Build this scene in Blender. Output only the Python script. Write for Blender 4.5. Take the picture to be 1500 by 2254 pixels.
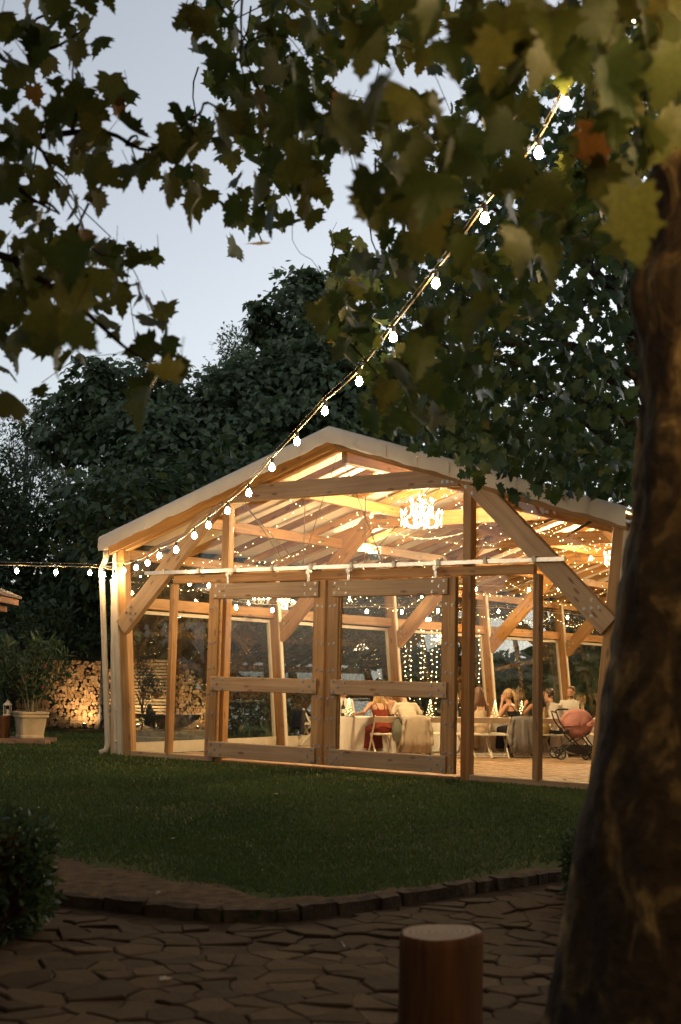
import bpy, bmesh, math, random
import numpy as np
from mathutils import Vector, Matrix, Quaternion
rnd = random.Random(7)
nr = np.random.default_rng(11)
sc = bpy.context.scene
C = sc.collection
for o in list(bpy.data.objects):
    bpy.data.objects.remove(o)

# ------------------------------------------------------------------ camera
F_PX, PITCH, ROLL, EYE = 2935.2, 0.1200, 0.0223, 1.63
cp, sp = math.cos(PITCH), math.sin(PITCH)
cr, sr = math.cos(ROLL), math.sin(ROLL)
FWD = Vector((0, cp, sp)); R0 = Vector((1, 0, 0)); U0 = Vector((0, -sp, cp))
RIGHT = R0 * cr + U0 * sr
UP = U0 * cr - R0 * sr
cam = bpy.data.cameras.new('camera')
cam_o = bpy.data.objects.new('camera', cam); C.objects.link(cam_o)
cam.sensor_fit = 'HORIZONTAL'; cam.sensor_width = 24.0
cam.lens = 24.0 * F_PX / 1500.0
cam.clip_start = 0.05; cam.clip_end = 2000
M3 = Matrix((RIGHT, UP, -FWD)).transposed()
cam_o.matrix_world = Matrix.Translation((0, 0, EYE)) @ M3.to_4x4()
cam.dof.use_dof = True
cam.dof.focus_distance = 23.5
cam.dof.aperture_fstop = 2.4
sc.camera = cam_o

# ------------------------------------------------------------------ world, light, exposure
world = bpy.data.worlds.new('World'); sc.world = world; world.use_nodes = True
nt = world.node_tree; nt.nodes.clear()
wo = nt.nodes.new('ShaderNodeOutputWorld'); bg = nt.nodes.new('ShaderNodeBackground')
sky = nt.nodes.new('ShaderNodeTexSky'); sky.sky_type = 'NISHITA'; sky.sun_disc = False
sky.sun_elevation = math.radians(11.5); sky.sun_rotation = math.radians(46)
sky.altitude = 200; sky.air_density = 1.0; sky.dust_density = 2.0; sky.ozone_density = 1.9
hs = nt.nodes.new('ShaderNodeHueSaturation'); hs.inputs['Saturation'].default_value = 0.36
nt.links.new(sky.outputs[0], hs.inputs['Color'])
nt.links.new(hs.outputs[0], bg.inputs['Color'])
bg.inputs['Strength'].default_value = 0.15
nt.links.new(bg.outputs[0], wo.inputs['Surface'])
sun = bpy.data.lights.new('sun', 'SUN'); sun.energy = 0.03; sun.angle = math.radians(40); sun.color = (1, .93, .88)
sun_o = bpy.data.objects.new('sun', sun); C.objects.link(sun_o)
sun_o.rotation_euler = (math.radians(80), 0, math.radians(-20))
sc.view_settings.view_transform = 'Standard'; sc.view_settings.look = 'None'
sc.view_settings.exposure = 0.52; sc.view_settings.gamma = 1.0; sc.view_settings.use_curve_mapping = False
sc.render.engine = 'CYCLES'
cy = sc.cycles
cy.use_denoising = True
try: cy.denoiser = 'OPENIMAGEDENOISE'
except Exception: pass
cy.max_bounces = 8; cy.diffuse_bounces = 4; cy.glossy_bounces = 4; cy.transmission_bounces = 4
cy.transparent_max_bounces = 24; cy.sample_clamp_indirect = 4.0; cy.sample_clamp_direct = 0.0
cy.caustics_reflective = False; cy.caustics_refractive = False

# ------------------------------------------------------------------ pixel helpers (photo pixels, 1500 wide)
def ray(px, py):
    a, b = px - 750.0, py - 1127.0
    return (RIGHT * a - UP * b + FWD * F_PX)
def at(px, py, Y):
    d = ray(px, py); k = Y / d.y
    return Vector((d.x * k, Y, EYE + d.z * k))
def ground(px, py, z=0.0):
    d = ray(px, py); k = (z - EYE) / d.z
    return Vector((d.x * k, d.y * k, z))
def on_line(px, py, A, B):
    """where the pixel ray meets the vertical plane through A and B"""
    d = ray(px, py); n = Vector((B[1] - A[1], -(B[0] - A[0]), 0))
    k = (n.x * A[0] + n.y * A[1]) / (n.x * d.x + n.y * d.y)
    return Vector((d.x * k, d.y * k, EYE + d.z * k))

# ------------------------------------------------------------------ scene helpers
def tag(o, label=None, cat=None, group=None, kind=None):
    if label: o['label'] = label
    if cat: o['category'] = cat
    if group: o['group'] = group
    if kind: o['kind'] = kind
    return o
def thing(name, label, cat, loc=(0, 0, 0), rz=0.0, group=None):
    o = bpy.data.objects.new(name, None); C.objects.link(o)
    o.empty_display_size = 0.2
    o.location = loc; o.rotation_euler = (0, 0, rz)
    return tag(o, label, cat, group)
def link(name, me, parent=None, mat=None, loc=None):
    if mat is not None and len(me.materials) == 0: me.materials.append(mat)
    o = bpy.data.objects.new(name, me); C.objects.link(o)
    if parent is not None: o.parent = parent
    if loc is not None: o.location = loc
    return o
def kids(o): return KIDS.get(o.name, []) if False else [c for c in o.children]
def copy_tree(o, loc=None, rz=None, label=None, parent=None):
    c = o.copy(); C.objects.link(c)
    if parent is not None: c.parent = parent
    for ch in list(o.children): copy_tree(ch, parent=c)
    if loc is not None: c.location = loc
    if rz is not None: c.rotation_euler = (0, 0, rz)
    if label: c['label'] = label
    return c

class MB:
    def __init__(s): s.v = []; s.f = []
    def add(s, vs, fs):
        n = len(s.v); s.v += [tuple(v) for v in vs]; s.f += [tuple(i + n for i in f) for f in fs]
    def box(s, c, d, m=None):
        x, y, z = d[0] / 2, d[1] / 2, d[2] / 2
        vs = [Vector((sx * x, sy * y, sz * z)) for sz in (-1, 1) for sy in (-1, 1) for sx in (-1, 1)]
        if m is not None: vs = [m @ v for v in vs]
        vs = [v + Vector(c) for v in vs]
        s.add(vs, [(0, 2, 3, 1), (4, 5, 7, 6), (0, 1, 5, 4), (2, 6, 7, 3), (0, 4, 6, 2), (1, 3, 7, 5)])
    def bar(s, p, q, w, h, up=(0, 0, 1)):
        p, q = Vector(p), Vector(q); x = (q - p).normalized(); u = Vector(up)
        if abs(x.dot(u)) > .98: u = Vector((0, 1, 0))
        y = u.cross(x).normalized(); z = x.cross(y)
        vs = []
        for e in (p, q):
            for a, b in ((-1, -1), (1, -1), (1, 1), (-1, 1)): vs.append(e + y * (a * w / 2) + z * (b * h / 2))
        s.add(vs, [(3, 2, 1, 0), (4, 5, 6, 7), (0, 1, 5, 4), (1, 2, 6, 5), (2, 3, 7, 6), (3, 0, 4, 7)])
    def tube(s, pts, r, n=6, cap=True, flat=1.0):
        pts = [Vector(p) for p in pts]
        rs = list(r) if isinstance(r, (list, tuple)) else [r] * len(pts)
        prev = None; base = len(s.v); vs = []
        for i, p in enumerate(pts):
            t = (pts[min(i + 1, len(pts) - 1)] - pts[max(i - 1, 0)])
            if t.length < 1e-9: t = Vector((0, 0, 1))
            t.normalize()
            if prev is None:
                a = Vector((0, 0, 1)) if abs(t.z) < .9 else Vector((1, 0, 0))
                y = a.cross(t).normalized()
            else:
                y = (prev - t * prev.dot(t))
                y = y.normalized() if y.length > 1e-6 else t.orthogonal().normalized()
            prev = y; z = t.cross(y)
            for k in range(n):
                an = 2 * math.pi * k / n
                vs.append(p + y * (math.cos(an) * rs[i]) + z * (math.sin(an) * rs[i] * flat))
        fs = []
        for i in range(len(pts) - 1):
            for k in range(n):
                k2 = (k + 1) % n
                fs.append((i * n + k, i * n + k2, (i + 1) * n + k2, (i + 1) * n + k))
        if cap:
            fs.append(tuple(range(n - 1, -1, -1))); fs.append(tuple((len(pts) - 1) * n + k for k in range(n)))
        s.add(vs, fs)
    def lathe(s, prof, c=(0, 0, 0), n=12, cap=True):
        vs = []; c = Vector(c)
        for r, z in prof:
            for k in range(n):
                a = 2 * math.pi * k / n; vs.append(c + Vector((r * math.cos(a), r * math.sin(a), z)))
        fs = []
        for i in range(len(prof) - 1):
            for k in range(n):
                k2 = (k + 1) % n; fs.append((i * n + k, i * n + k2, (i + 1) * n + k2, (i + 1) * n + k))
        if cap:
            fs.append(tuple(range(n - 1, -1, -1))); fs.append(tuple((len(prof) - 1) * n + k for k in range(n)))
        s.add(vs, fs)
    def ball(s, c, r, n=8, m=5, sc=(1, 1, 1), rot=None):
        vs = []; c = Vector(c)
        for i in range(m + 1):
            th = math.pi * i / m
            for k in range(n):
                a = 2 * math.pi * k / n
                p = Vector((r * math.sin(th) * math.cos(a) * sc[0], r * math.sin(th) * math.sin(a) * sc[1], r * math.cos(th) * sc[2]))
                if rot is not None: p = rot @ p
                vs.append(c + p)
        fs = []
        for i in range(m):
            for k in range(n):
                k2 = (k + 1) % n
                fs.append((i * n + k2, i * n + k, (i + 1) * n + k, (i + 1) * n + k2))
        s.add(vs, fs)
    def grid(s, P):
        """P[i][j] points"""
        a, b = len(P), len(P[0]); vs = [p for row in P for p in row]
        s.add(vs, [(i * b + j, i * b + j + 1, (i + 1) * b + j + 1, (i + 1) * b + j) for i in range(a - 1) for j in range(b - 1)])
    def mesh(s, name='mesh', smooth=False):
        me = bpy.data.meshes.new(name); me.from_pydata(s.v, [], s.f); me.update()
        if smooth: me.polygons.foreach_set('use_smooth', [True] * len(me.polygons))
        return me
    def build(s, name, mat, parent=None, smooth=False, world=False, kind=None, label=None):
        if world and parent is not None:
            inv = (Matrix.Translation(parent.location) @ Matrix.Rotation(parent.rotation_euler.z, 4, 'Z')).inverted()
            s.v = [tuple(inv @ Vector(v)) for v in s.v]
        o = link(name, s.mesh(name, smooth), parent, mat)
        if kind: o['kind'] = kind
        if label: o['label'] = label
        return o

def np_mesh(name, V, F, smooth=False, tint=None):
    """V (n,3), F (m,k) arrays -> mesh, tint: per-vertex float attribute"""
    me = bpy.data.meshes.new(name)
    V = np.asarray(V, dtype=np.float32); F = np.asarray(F, dtype=np.int32)
    k = F.shape[1]
    me.vertices.add(len(V)); me.vertices.foreach_set('co', V.ravel())
    me.loops.add(F.size); me.loops.foreach_set('vertex_index', F.ravel())
    me.polygons.add(len(F)); me.polygons.foreach_set('loop_start', np.arange(0, F.size, k, dtype=np.int32))
    try: me.polygons.foreach_set('loop_total', np.full(len(F), k, dtype=np.int32))
    except Exception: pass
    if smooth: me.polygons.foreach_set('use_smooth', np.ones(len(F), dtype=bool))
    if tint is not None:
        a = me.attributes.new('tint', 'FLOAT', 'POINT'); a.data.foreach_set('value', np.asarray(tint, dtype=np.float32))
    me.update(calc_edges=True); me.validate()
    return me

# ------------------------------------------------------------------ materials
def nodes(name):
    m = bpy.data.materials.new(name); m.use_nodes = True; t = m.node_tree; t.nodes.clear()
    out = t.nodes.new('ShaderNodeOutputMaterial')
    return m, t, out
def N(t, typ, **kw):
    n = t.nodes.new(typ)
    for k, v in kw.items():
        if k in n.inputs: n.inputs[k].default_value = v
        else: setattr(n, k, v)
    return n
def col4(c): return (c[0], c[1], c[2], 1)
def ramp(t, stops):
    r = t.nodes.new('ShaderNodeValToRGB'); e = r.color_ramp.elements
    while len(e) > 1: e.remove(e[-1])
    e[0].position = stops[0][0]; e[0].color = col4(stops[0][1])
    for p, c in stops[1:]:
        q = e.new(p); q.color = col4(c)
    return r
def plain(name, c, rough=.6, var=.25, scale=8.0, bump=.0, bscale=40., metal=0.0, spec=.4):
    m, t, out = nodes(name)
    b = N(t, 'ShaderNodeBsdfPrincipled', Roughness=rough, Metallic=metal)
    b.inputs['Specular IOR Level'].default_value = spec
    tc = N(t, 'ShaderNodeTexCoord'); nz = N(t, 'ShaderNodeTexNoise', Scale=scale, Detail=4.0)
    t.links.new(tc.outputs['Object'], nz.inputs['Vector'])
    lo = tuple(x * (1 - var) for x in c); hi = tuple(min(1, x * (1 + var)) for x in c)
    r = ramp(t, [(.3, lo), (.7, hi)]); t.links.new(nz.outputs[0], r.inputs[0])
    t.links.new(r.outputs[0], b.inputs['Base Color'])
    if bump:
        n2 = N(t, 'ShaderNodeTexNoise', Scale=bscale, Detail=5.0); t.links.new(tc.outputs['Object'], n2.inputs['Vector'])
        bp = N(t, 'ShaderNodeBump', Strength=bump, Distance=.02); t.links.new(n2.outputs[0], bp.inputs['Height'])
        t.links.new(bp.outputs[0], b.inputs['Normal'])
    t.links.new(b.outputs[0], out.inputs[0])
    return m
def wood(name, c1, c2, knot=(.16, .07, .03), rough=.55, gs=1.0):
    """grain along object X"""
    m, t, out = nodes(name)
    b = N(t, 'ShaderNodeBsdfPrincipled', Roughness=rough)
    tc = N(t, 'ShaderNodeTexCoord'); oi = N(t, 'ShaderNodeObjectInfo')
    off = N(t, 'ShaderNodeVectorMath', operation='SCALE'); off.inputs[0].default_value = (37, 11, 23)
    t.links.new(oi.outputs['Random'], off.inputs['Scale'])
    ad = N(t, 'ShaderNodeVectorMath', operation='ADD')
    t.links.new(tc.outputs['Object'], ad.inputs[0]); t.links.new(off.outputs[0], ad.inputs[1])
    mp = N(t, 'ShaderNodeMapping'); mp.inputs['Scale'].default_value = (.8 * gs, 22 * gs, 22 * gs)
    t.links.new(ad.outputs[0], mp.inputs['Vector'])
    n1 = N(t, 'ShaderNodeTexNoise', Scale=1.0, Detail=5.0, Distortion=.6); t.links.new(mp.outputs[0], n1.inputs['Vector'])
    r = ramp(t, [(.28, c1), (.5, tuple((a + d) / 2 for a, d in zip(c1, c2))), (.72, c2)]); t.links.new(n1.outputs[0], r.inputs[0])
    # broad tone
    n3 = N(t, 'ShaderNodeTexNoise', Scale=1.1, Detail=2.0); t.links.new(ad.outputs[0], n3.inputs['Vector'])
    mx0 = N(t, 'ShaderNodeMix', data_type='RGBA', blend_type='MULTIPLY'); mx0.inputs[0].default_value = .7
    r3 = ramp(t, [(.3, (.72, .66, .6)), (.7, (1.1, 1.08, 1.05))]); t.links.new(n3.outputs[0], r3.inputs[0])
    t.links.new(r.outputs[0], mx0.inputs[6]); t.links.new(r3.outputs[0], mx0.inputs[7])
    # knots
    mp2 = N(t, 'ShaderNodeMapping'); mp2.inputs['Scale'].default_value = (2.3, 7, 7); t.links.new(ad.outputs[0], mp2.inputs['Vector'])
    vo = N(t, 'ShaderNodeTexVoronoi', Scale=1.0); t.links.new(mp2.outputs[0], vo.inputs['Vector'])
    kr = ramp(t, [(.0, (1, 1, 1)), (.13, (.8, .8, .8)), (.2, (0, 0, 0))]); t.links.new(vo.outputs['Distance'], kr.inputs[0])
    mx = N(t, 'ShaderNodeMix', data_type='RGBA'); t.links.new(kr.outputs[0], mx.inputs[0])
    t.links.new(mx0.outputs[2], mx.inputs[6]); mx.inputs[7].default_value = col4(knot)
    hv = N(t, 'ShaderNodeHueSaturation'); vr = N(t, 'ShaderNodeMapRange'); vr.inputs['To Min'].default_value = .74; vr.inputs['To Max'].default_value = 1.14
    t.links.new(oi.outputs['Random'], vr.inputs[0]); t.links.new(vr.outputs[0], hv.inputs['Value']); t.links.new(mx.outputs[2], hv.inputs['Color']); t.links.new(hv.outputs[0], b.inputs['Base Color'])
    bp = N(t, 'ShaderNodeBump', Strength=.25, Distance=.01); t.links.new(n1.outputs[0], bp.inputs['Height']); t.links.new(bp.outputs[0], b.inputs['Normal'])
    t.links.new(b.outputs[0], out.inputs[0])
    return m
def emit(name, c, s):
    m, t, out = nodes(name); e = N(t, 'ShaderNodeEmission', Color=col4(c), Strength=s); t.links.new(e.outputs[0], out.inputs[0]); return m
def cloth(name, c, transl=.25, var=.1, wrinkle=.3, ws=9.0, rough=.85):
    m, t, out = nodes(name)
    tc = N(t, 'ShaderNodeTexCoord'); nz = N(t, 'ShaderNodeTexNoise', Scale=3.0, Detail=4.0); t.links.new(tc.outputs['Object'], nz.inputs['Vector'])
    r = ramp(t, [(.3, tuple(x * (1 - var) for x in c)), (.7, tuple(min(1, x * (1 + var)) for x in c))]); t.links.new(nz.outputs[0], r.inputs[0])
    b = N(t, 'ShaderNodeBsdfPrincipled', Roughness=rough); b.inputs['Specular IOR Level'].default_value = .15
    t.links.new(r.outputs[0], b.inputs['Base Color'])
    tr = N(t, 'ShaderNodeBsdfTranslucent'); t.links.new(r.outputs[0], tr.inputs['Color'])
    w = N(t, 'ShaderNodeTexNoise', Scale=ws, Detail=3.0, Distortion=.8); t.links.new(tc.outputs['Object'], w.inputs['Vector'])
    bp = N(t, 'ShaderNodeBump', Strength=wrinkle, Distance=.03); t.links.new(w.outputs[0], bp.inputs['Height'])
    t.links.new(bp.outputs[0], b.inputs['Normal'])
    ms = N(t, 'ShaderNodeMixShader'); ms.inputs[0].default_value = transl
    t.links.new(b.outputs[0], ms.inputs[1]); t.links.new(tr.outputs[0], ms.inputs[2]); t.links.new(ms.outputs[0], out.inputs[0])
    return m
def glass_mat(name, tintc=(.96, .97, .95), dirt=.02, ior=1.45):
    m, t, out = nodes(name)
    tr = N(t, 'ShaderNodeBsdfTransparent', Color=col4(tintc)); gl = N(t, 'ShaderNodeBsdfGlossy', Roughness=.0, Color=(1, 1, 1, 1))
    geo = N(t, 'ShaderNodeNewGeometry'); mi = N(t, 'ShaderNodeMapRange'); mi.inputs['To Min'].default_value = ior; mi.inputs['To Max'].default_value = 1 / ior
    t.links.new(geo.outputs['Backfacing'], mi.inputs[0]); fr = N(t, 'ShaderNodeFresnel'); t.links.new(mi.outputs[0], fr.inputs['IOR']); ms = N(t, 'ShaderNodeMixShader')
    t.links.new(fr.outputs[0], ms.inputs[0]); t.links.new(tr.outputs[0], ms.inputs[1]); t.links.new(gl.outputs[0], ms.inputs[2])
    tc = N(t, 'ShaderNodeTexCoord'); nz = N(t, 'ShaderNodeTexNoise', Scale=2.5, Detail=6.0); t.links.new(tc.outputs['Object'], nz.inputs['Vector'])
    mr = N(t, 'ShaderNodeMapRange'); mr.inputs['From Min'].default_value = .35; mr.inputs['From Max'].default_value = .8
    mr.inputs['To Min'].default_value = 0; mr.inputs['To Max'].default_value = dirt * 2; t.links.new(nz.outputs[0], mr.inputs[0])
    df = N(t, 'ShaderNodeBsdfDiffuse', Color=(.7, .68, .62, 1)); m2 = N(t, 'ShaderNodeMixShader')
    t.links.new(mr.outputs[0], m2.inputs[0]); t.links.new(ms.outputs[0], m2.inputs[1]); t.links.new(df.outputs[0], m2.inputs[2])
    t.links.new(m2.outputs[0], out.inputs[0])
    return m
def leaf_mat(name, stops, transl=.35, rough=.5, obj_random=False, spec=.3):
    """stops: colour stops over the per-leaf tint"""
    m, t, out = nodes(name)
    if obj_random:
        src = N(t, 'ShaderNodeObjectInfo').outputs['Random']
    else:
        at_ = N(t, 'ShaderNodeAttribute'); at_.attribute_name = 'tint'; src = at_.outputs['Fac']
    r = ramp(t, stops); t.links.new(src, r.inputs[0])
    tc = N(t, 'ShaderNodeTexCoord'); nz = N(t, 'ShaderNodeTexNoise', Scale=14.0, Detail=3.0); t.links.new(tc.outputs['Object'], nz.inputs['Vector'])
    r2 = ramp(t, [(.3, (.72, .72, .72)), (.7, (1.15, 1.15, 1.15))]); t.links.new(nz.outputs[0], r2.inputs[0])
    mx = N(t, 'ShaderNodeMix', data_type='RGBA', blend_type='MULTIPLY'); mx.inputs[0].default_value = 1
    t.links.new(r.outputs[0], mx.inputs[6]); t.links.new(r2.outputs[0], mx.inputs[7])
    b = N(t, 'ShaderNodeBsdfPrincipled', Roughness=rough); b.inputs['Specular IOR Level'].default_value = spec
    t.links.new(mx.outputs[2], b.inputs['Base Color'])
    tr = N(t, 'ShaderNodeBsdfTranslucent'); t.links.new(mx.outputs[2], tr.inputs['Color'])
    ms = N(t, 'ShaderNodeMixShader'); ms.inputs[0].default_value = transl
    t.links.new(b.outputs[0], ms.inputs[1]); t.links.new(tr.outputs[0], ms.inputs[2]); t.links.new(ms.outputs[0], out.inputs[0])
    return m

M = {}
M['timber'] = wood('spruce timber', (.25, .118, .030), (.43, .238, .078))
M['timber_w'] = wood('weathered timber', (.31, .185, .085), (.46, .30, .155))
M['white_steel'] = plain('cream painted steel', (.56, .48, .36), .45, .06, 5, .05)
M['alu'] = plain('aluminium', (.62, .6, .56), .35, .1, 20, metal=.8)
M['steel'] = plain('bolt steel', (.4, .38, .35), .35, .2, 30, metal=.9)
M['black'] = plain('black metal', (.02, .02, .02), .45, .2, 20)
def stone_mat(name, lo, hi):
    m, t, out = nodes(name); b = N(t, 'ShaderNodeBsdfPrincipled', Roughness=.85); b.inputs['Specular IOR Level'].default_value = .04
    oi = N(t, 'ShaderNodeObjectInfo'); tc = N(t, 'ShaderNodeTexCoord'); n1 = N(t, 'ShaderNodeTexNoise', Scale=3.5, Detail=7.0, Roughness=.65); t.links.new(tc.outputs['Object'], n1.inputs['Vector'])
    mm = N(t, 'ShaderNodeMath', operation='MULTIPLY'); mm.inputs[1].default_value = .55; t.links.new(oi.outputs['Random'], mm.inputs[0])
    ad = N(t, 'ShaderNodeMath', operation='MULTIPLY_ADD'); ad.inputs[1].default_value = .9; t.links.new(n1.outputs[0], ad.inputs[0]); t.links.new(mm.outputs[0], ad.inputs[2])
    r = ramp(t, [(.3, lo), (.7, tuple((a + c) / 2 for a, c in zip(lo, hi))), (1.1 if False else 1.0, hi)]); t.links.new(ad.outputs[0], r.inputs[0]); t.links.new(r.outputs[0], b.inputs['Base Color'])
    n2 = N(t, 'ShaderNodeTexNoise', Scale=18.0, Detail=8.0, Roughness=.7); t.links.new(tc.outputs['Object'], n2.inputs['Vector'])
    bp = N(t, 'ShaderNodeBump', Strength=.7, Distance=.02); t.links.new(n2.outputs[0], bp.inputs['Height']); t.links.new(bp.outputs[0], b.inputs['Normal']); t.links.new(b.outputs[0], out.inputs[0]); return m
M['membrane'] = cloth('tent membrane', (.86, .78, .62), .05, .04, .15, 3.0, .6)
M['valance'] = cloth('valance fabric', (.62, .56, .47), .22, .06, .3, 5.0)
M['glass'] = glass_mat('window glass', dirt=.005)
M['foil'] = glass_mat('clear foil', (.95, .95, .92), .018, 1.4)
M['wire'] = plain('wire', (.35, .28, .18), .5, .1)
M['cable'] = plain('cream cable', (.28, .21, .12), .6, .1)
M['bulb'] = emit('lit bulb', (1.0, .68, .34), 360.0)
M['bulb_in'] = emit('lit bulb indoors', (1.0, .72, .38), 110.0)
M['fairy'] = emit('fairy light', (1.0, .68, .28), 32.0)
M['flame'] = emit('chandelier flame', (1.0, .80, .52), 60.0)
M['crystal'] = plain('crystal', (.8, .78, .72), .08, .05, 10, spec=.9)
# ------------------------------------------------------------------ ground
def ground_mat():
    m, t, out = nodes('lawn soil')
    b = N(t, 'ShaderNodeBsdfPrincipled', Roughness=.95); b.inputs['Specular IOR Level'].default_value = .02
    tc = N(t, 'ShaderNodeTexCoord')
    n1 = N(t, 'ShaderNodeTexNoise', Scale=.55, Detail=6.0); t.links.new(tc.outputs['Object'], n1.inputs['Vector'])
    n2 = N(t, 'ShaderNodeTexNoise', Scale=22.0, Detail=6.0); t.links.new(tc.outputs['Object'], n2.inputs['Vector'])
    r1 = ramp(t, [(.35, (.040, .052, .018)), (.62, (.060, .062, .024)), (.72, (.10, .075, .04))]); t.links.new(n1.outputs[0], r1.inputs[0])
    r2 = ramp(t, [(.3, (.5, .5, .5)), (.7, (1.3, 1.3, 1.3))]); t.links.new(n2.outputs[0], r2.inputs[0])
    mx = N(t, 'ShaderNodeMix', data_type='RGBA', blend_type='MULTIPLY'); mx.inputs[0].default_value = 1
    t.links.new(r1.outputs[0], mx.inputs[6]); t.links.new(r2.outputs[0], mx.inputs[7]); t.links.new(mx.outputs[2], b.inputs['Base Color'])
    bp = N(t, 'ShaderNodeBump', Strength=.8, Distance=.03); t.links.new(n2.outputs[0], bp.inputs['Height']); t.links.new(bp.outputs[0], b.inputs['Normal'])
    t.links.new(b.outputs[0], out.inputs[0]); return m
M['soil'] = ground_mat()
M['earth'] = plain('bare earth', (.075, .048, .028), .95, .45, 9, .9, 50, spec=.03)
M['stone'] = stone_mat('path stone', (.036, .022, .012), (.086, .055, .030))
M['kerb'] = plain('kerb stone', (.06, .042, .028), .9, .4, 8, .8, 30, spec=.05)
M['joint'] = plain('path joint soil', (.040, .026, .015), .95, .4, 12, .6, spec=.03)

# lawn edge, photo pixels on the ground
edge_px = [(-420, 1935), (-120, 1945), (110, 1952), (300, 1982), (420, 2008), (540, 2026), (640, 2012), (740, 1993), (840, 1977), (960, 1957), (1090, 1940), (1240, 1912), (1420, 1888), (1750, 1860)]
EDGE = [ground(*p) for p in edge_px]
def smooth_line(P, n=8):
    out = []
    for i in range(len(P) - 1):
        p0, p1, p2, p3 = P[max(i - 1, 0)], P[i], P[i + 1], P[min(i + 2, len(P) - 1)]
        for k in range(n):
            t = k / n
            out.append(.5 * ((2 * p1) + (-p0 + p2) * t + (2 * p0 - 5 * p1 + 4 * p2 - p3) * t * t + (-p0 + 3 * p1 - 3 * p2 + p3) * t ** 3))
    out.append(P[-1]); return out
EDGE_S = smooth_line(EDGE, 6)
for _ in range(150): EDGE_S = [EDGE_S[0]] + [(a + b * 2 + c) / 4 for a, b, c in zip(EDGE_S, EDGE_S[1:], EDGE_S[2:])] + [EDGE_S[-1]]
EX = np.array([p.x for p in EDGE_S]); EY = np.array([p.y for p in EDGE_S])
def edge_y(x): return float(np.interp(x, EX, EY))
PATH_Z = -0.065
# the path sheet reaches everywhere (terrain), the lawn lies 10 cm higher behind its edge
g = MB(); g.grid([[Vector((x, y, PATH_Z - .03)) for x in (-900, -60, 0, 60, 900)] for y in (-400, 0, 60, 1500)])
tag(g.build('ground', M['joint']), kind='structure')
g = MB()
far = [(p.x, 60.0) for p in EDGE_S]
rows = []
for k in range(9):
    w = (k / 8) ** 2.2
    row = [Vector((p.x * (1 + 4 * w), p.y * (1 - w) + 90.0 * w, 0.0)) for p in EDGE_S]; rows.append(row)
low = [Vector((p.x, p.y, PATH_Z - .02)) for p in EDGE_S]
g.grid([low] + rows)
tag(g.build('lawn', M['soil']), kind='structure')
# bare earth border along the edge: a thin bed laid on the lawn
g = MB(); rows = []
sg = lambda v: 1 / (1 + np.exp(-v))
bed_w = lambda x: .15 + 1.0 * sg((-.55 - x) / .34) + .45 * sg((-1.75 - x) / .3)
wid = lambda p: float(bed_w(p.x)) + .06 * math.sin(p.x * 5)
for f in (0.01, .35, .7, 1.0):
    rows.append([Vector((p.x, p.y + wid(p) * f + (.12 * math.sin(p.x * 9.1 + p.y) if f == 1.0 else 0), .006 + .015 * math.sin(f * 3.1))) for p in EDGE_S])
g.grid(rows); tag(g.build('soil_bed', M['earth']), kind='structure')

# kerb stones along the lawn edge
kerb = tag(thing('kerb', 'low edging of rough dark stones along the curved lawn', 'kerb'), kind=None)
i = 0; s = 0.0; pts = EDGE_S
L = [0.0]
for a, b in zip(pts, pts[1:]): L.append(L[-1] + (b - a).length)
LX = np.array(L)
def along(s): return Vector((float(np.interp(s, LX, EX)), float(np.interp(s, LX, EY)), 0))
while s < L[-1] - .3:
    ln = rnd.uniform(.14, .42); a, b = along(s + .012), along(s + ln - .012)
    mb = MB(); d = (b - a).normalized(); nrm = Vector((-d.y, d.x, 0))
    h = rnd.uniform(.0, .025); segs = 3; ring = []
    for k in range(segs + 1):
        p = a + (b - a) * k / segs; w0 = rnd.uniform(.02, .05)
        j = lambda: rnd.uniform(-.012, .012)
        ring.append([p - nrm * (w0 + j()) + Vector((0, 0, PATH_Z - .05)), p - nrm * (w0 * .8 + j()) + Vector((0, 0, h + j() * .6 - .005)), p + nrm * (.04 + j()) + Vector((0, 0, h + j() * .6 + .008)), p + nrm * .05 + Vector((0, 0, PATH_Z - .05))])
    mb.grid(ring); n0 = 0
    mb.f += [(0, 1, 2, 3), (segs * 4 + 3, segs * 4 + 2, segs * 4 + 1, segs * 4)]
    mb.build('kerb_stone', M['kerb'], kerb); s += ln

# flagstones: Voronoi cells, each its own stone
path = MB(); path.grid([[Vector((x, y, PATH_Z - .011)) for x in (-14, 0, 14)] for y in (-6, 3, 16)])
path_o = tag(path.build('path', M['joint']), kind='structure')
cells = []
seeds = []
gx, gy = .30, .27
for iy in range(80):
    for ix in range(-30, 31):
        x = ix * gx + (iy % 2) * gx / 2 + rnd.uniform(-.15, .15); y = .6 + iy * gy * .62 + rnd.uniform(-.09, .09)
        if -7 < x < 8 and y < 13.4: seeds.append((x, y))
SA = np.array(seeds)
def clip(poly, px, py, nx, ny):
    out = []; n = len(poly)
    for i in range(n):
        a, b = poly[i], poly[(i + 1) % n]
        da = (a[0] - px) * nx + (a[1] - py) * ny; db = (b[0] - px) * nx + (b[1] - py) * ny
        if da <= 0: out.append(a)
        if da * db < 0:
            k = da / (da - db); out.append((a[0] + (b[0] - a[0]) * k, a[1] + (b[1] - a[1]) * k))
    return out
stones = []
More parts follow.
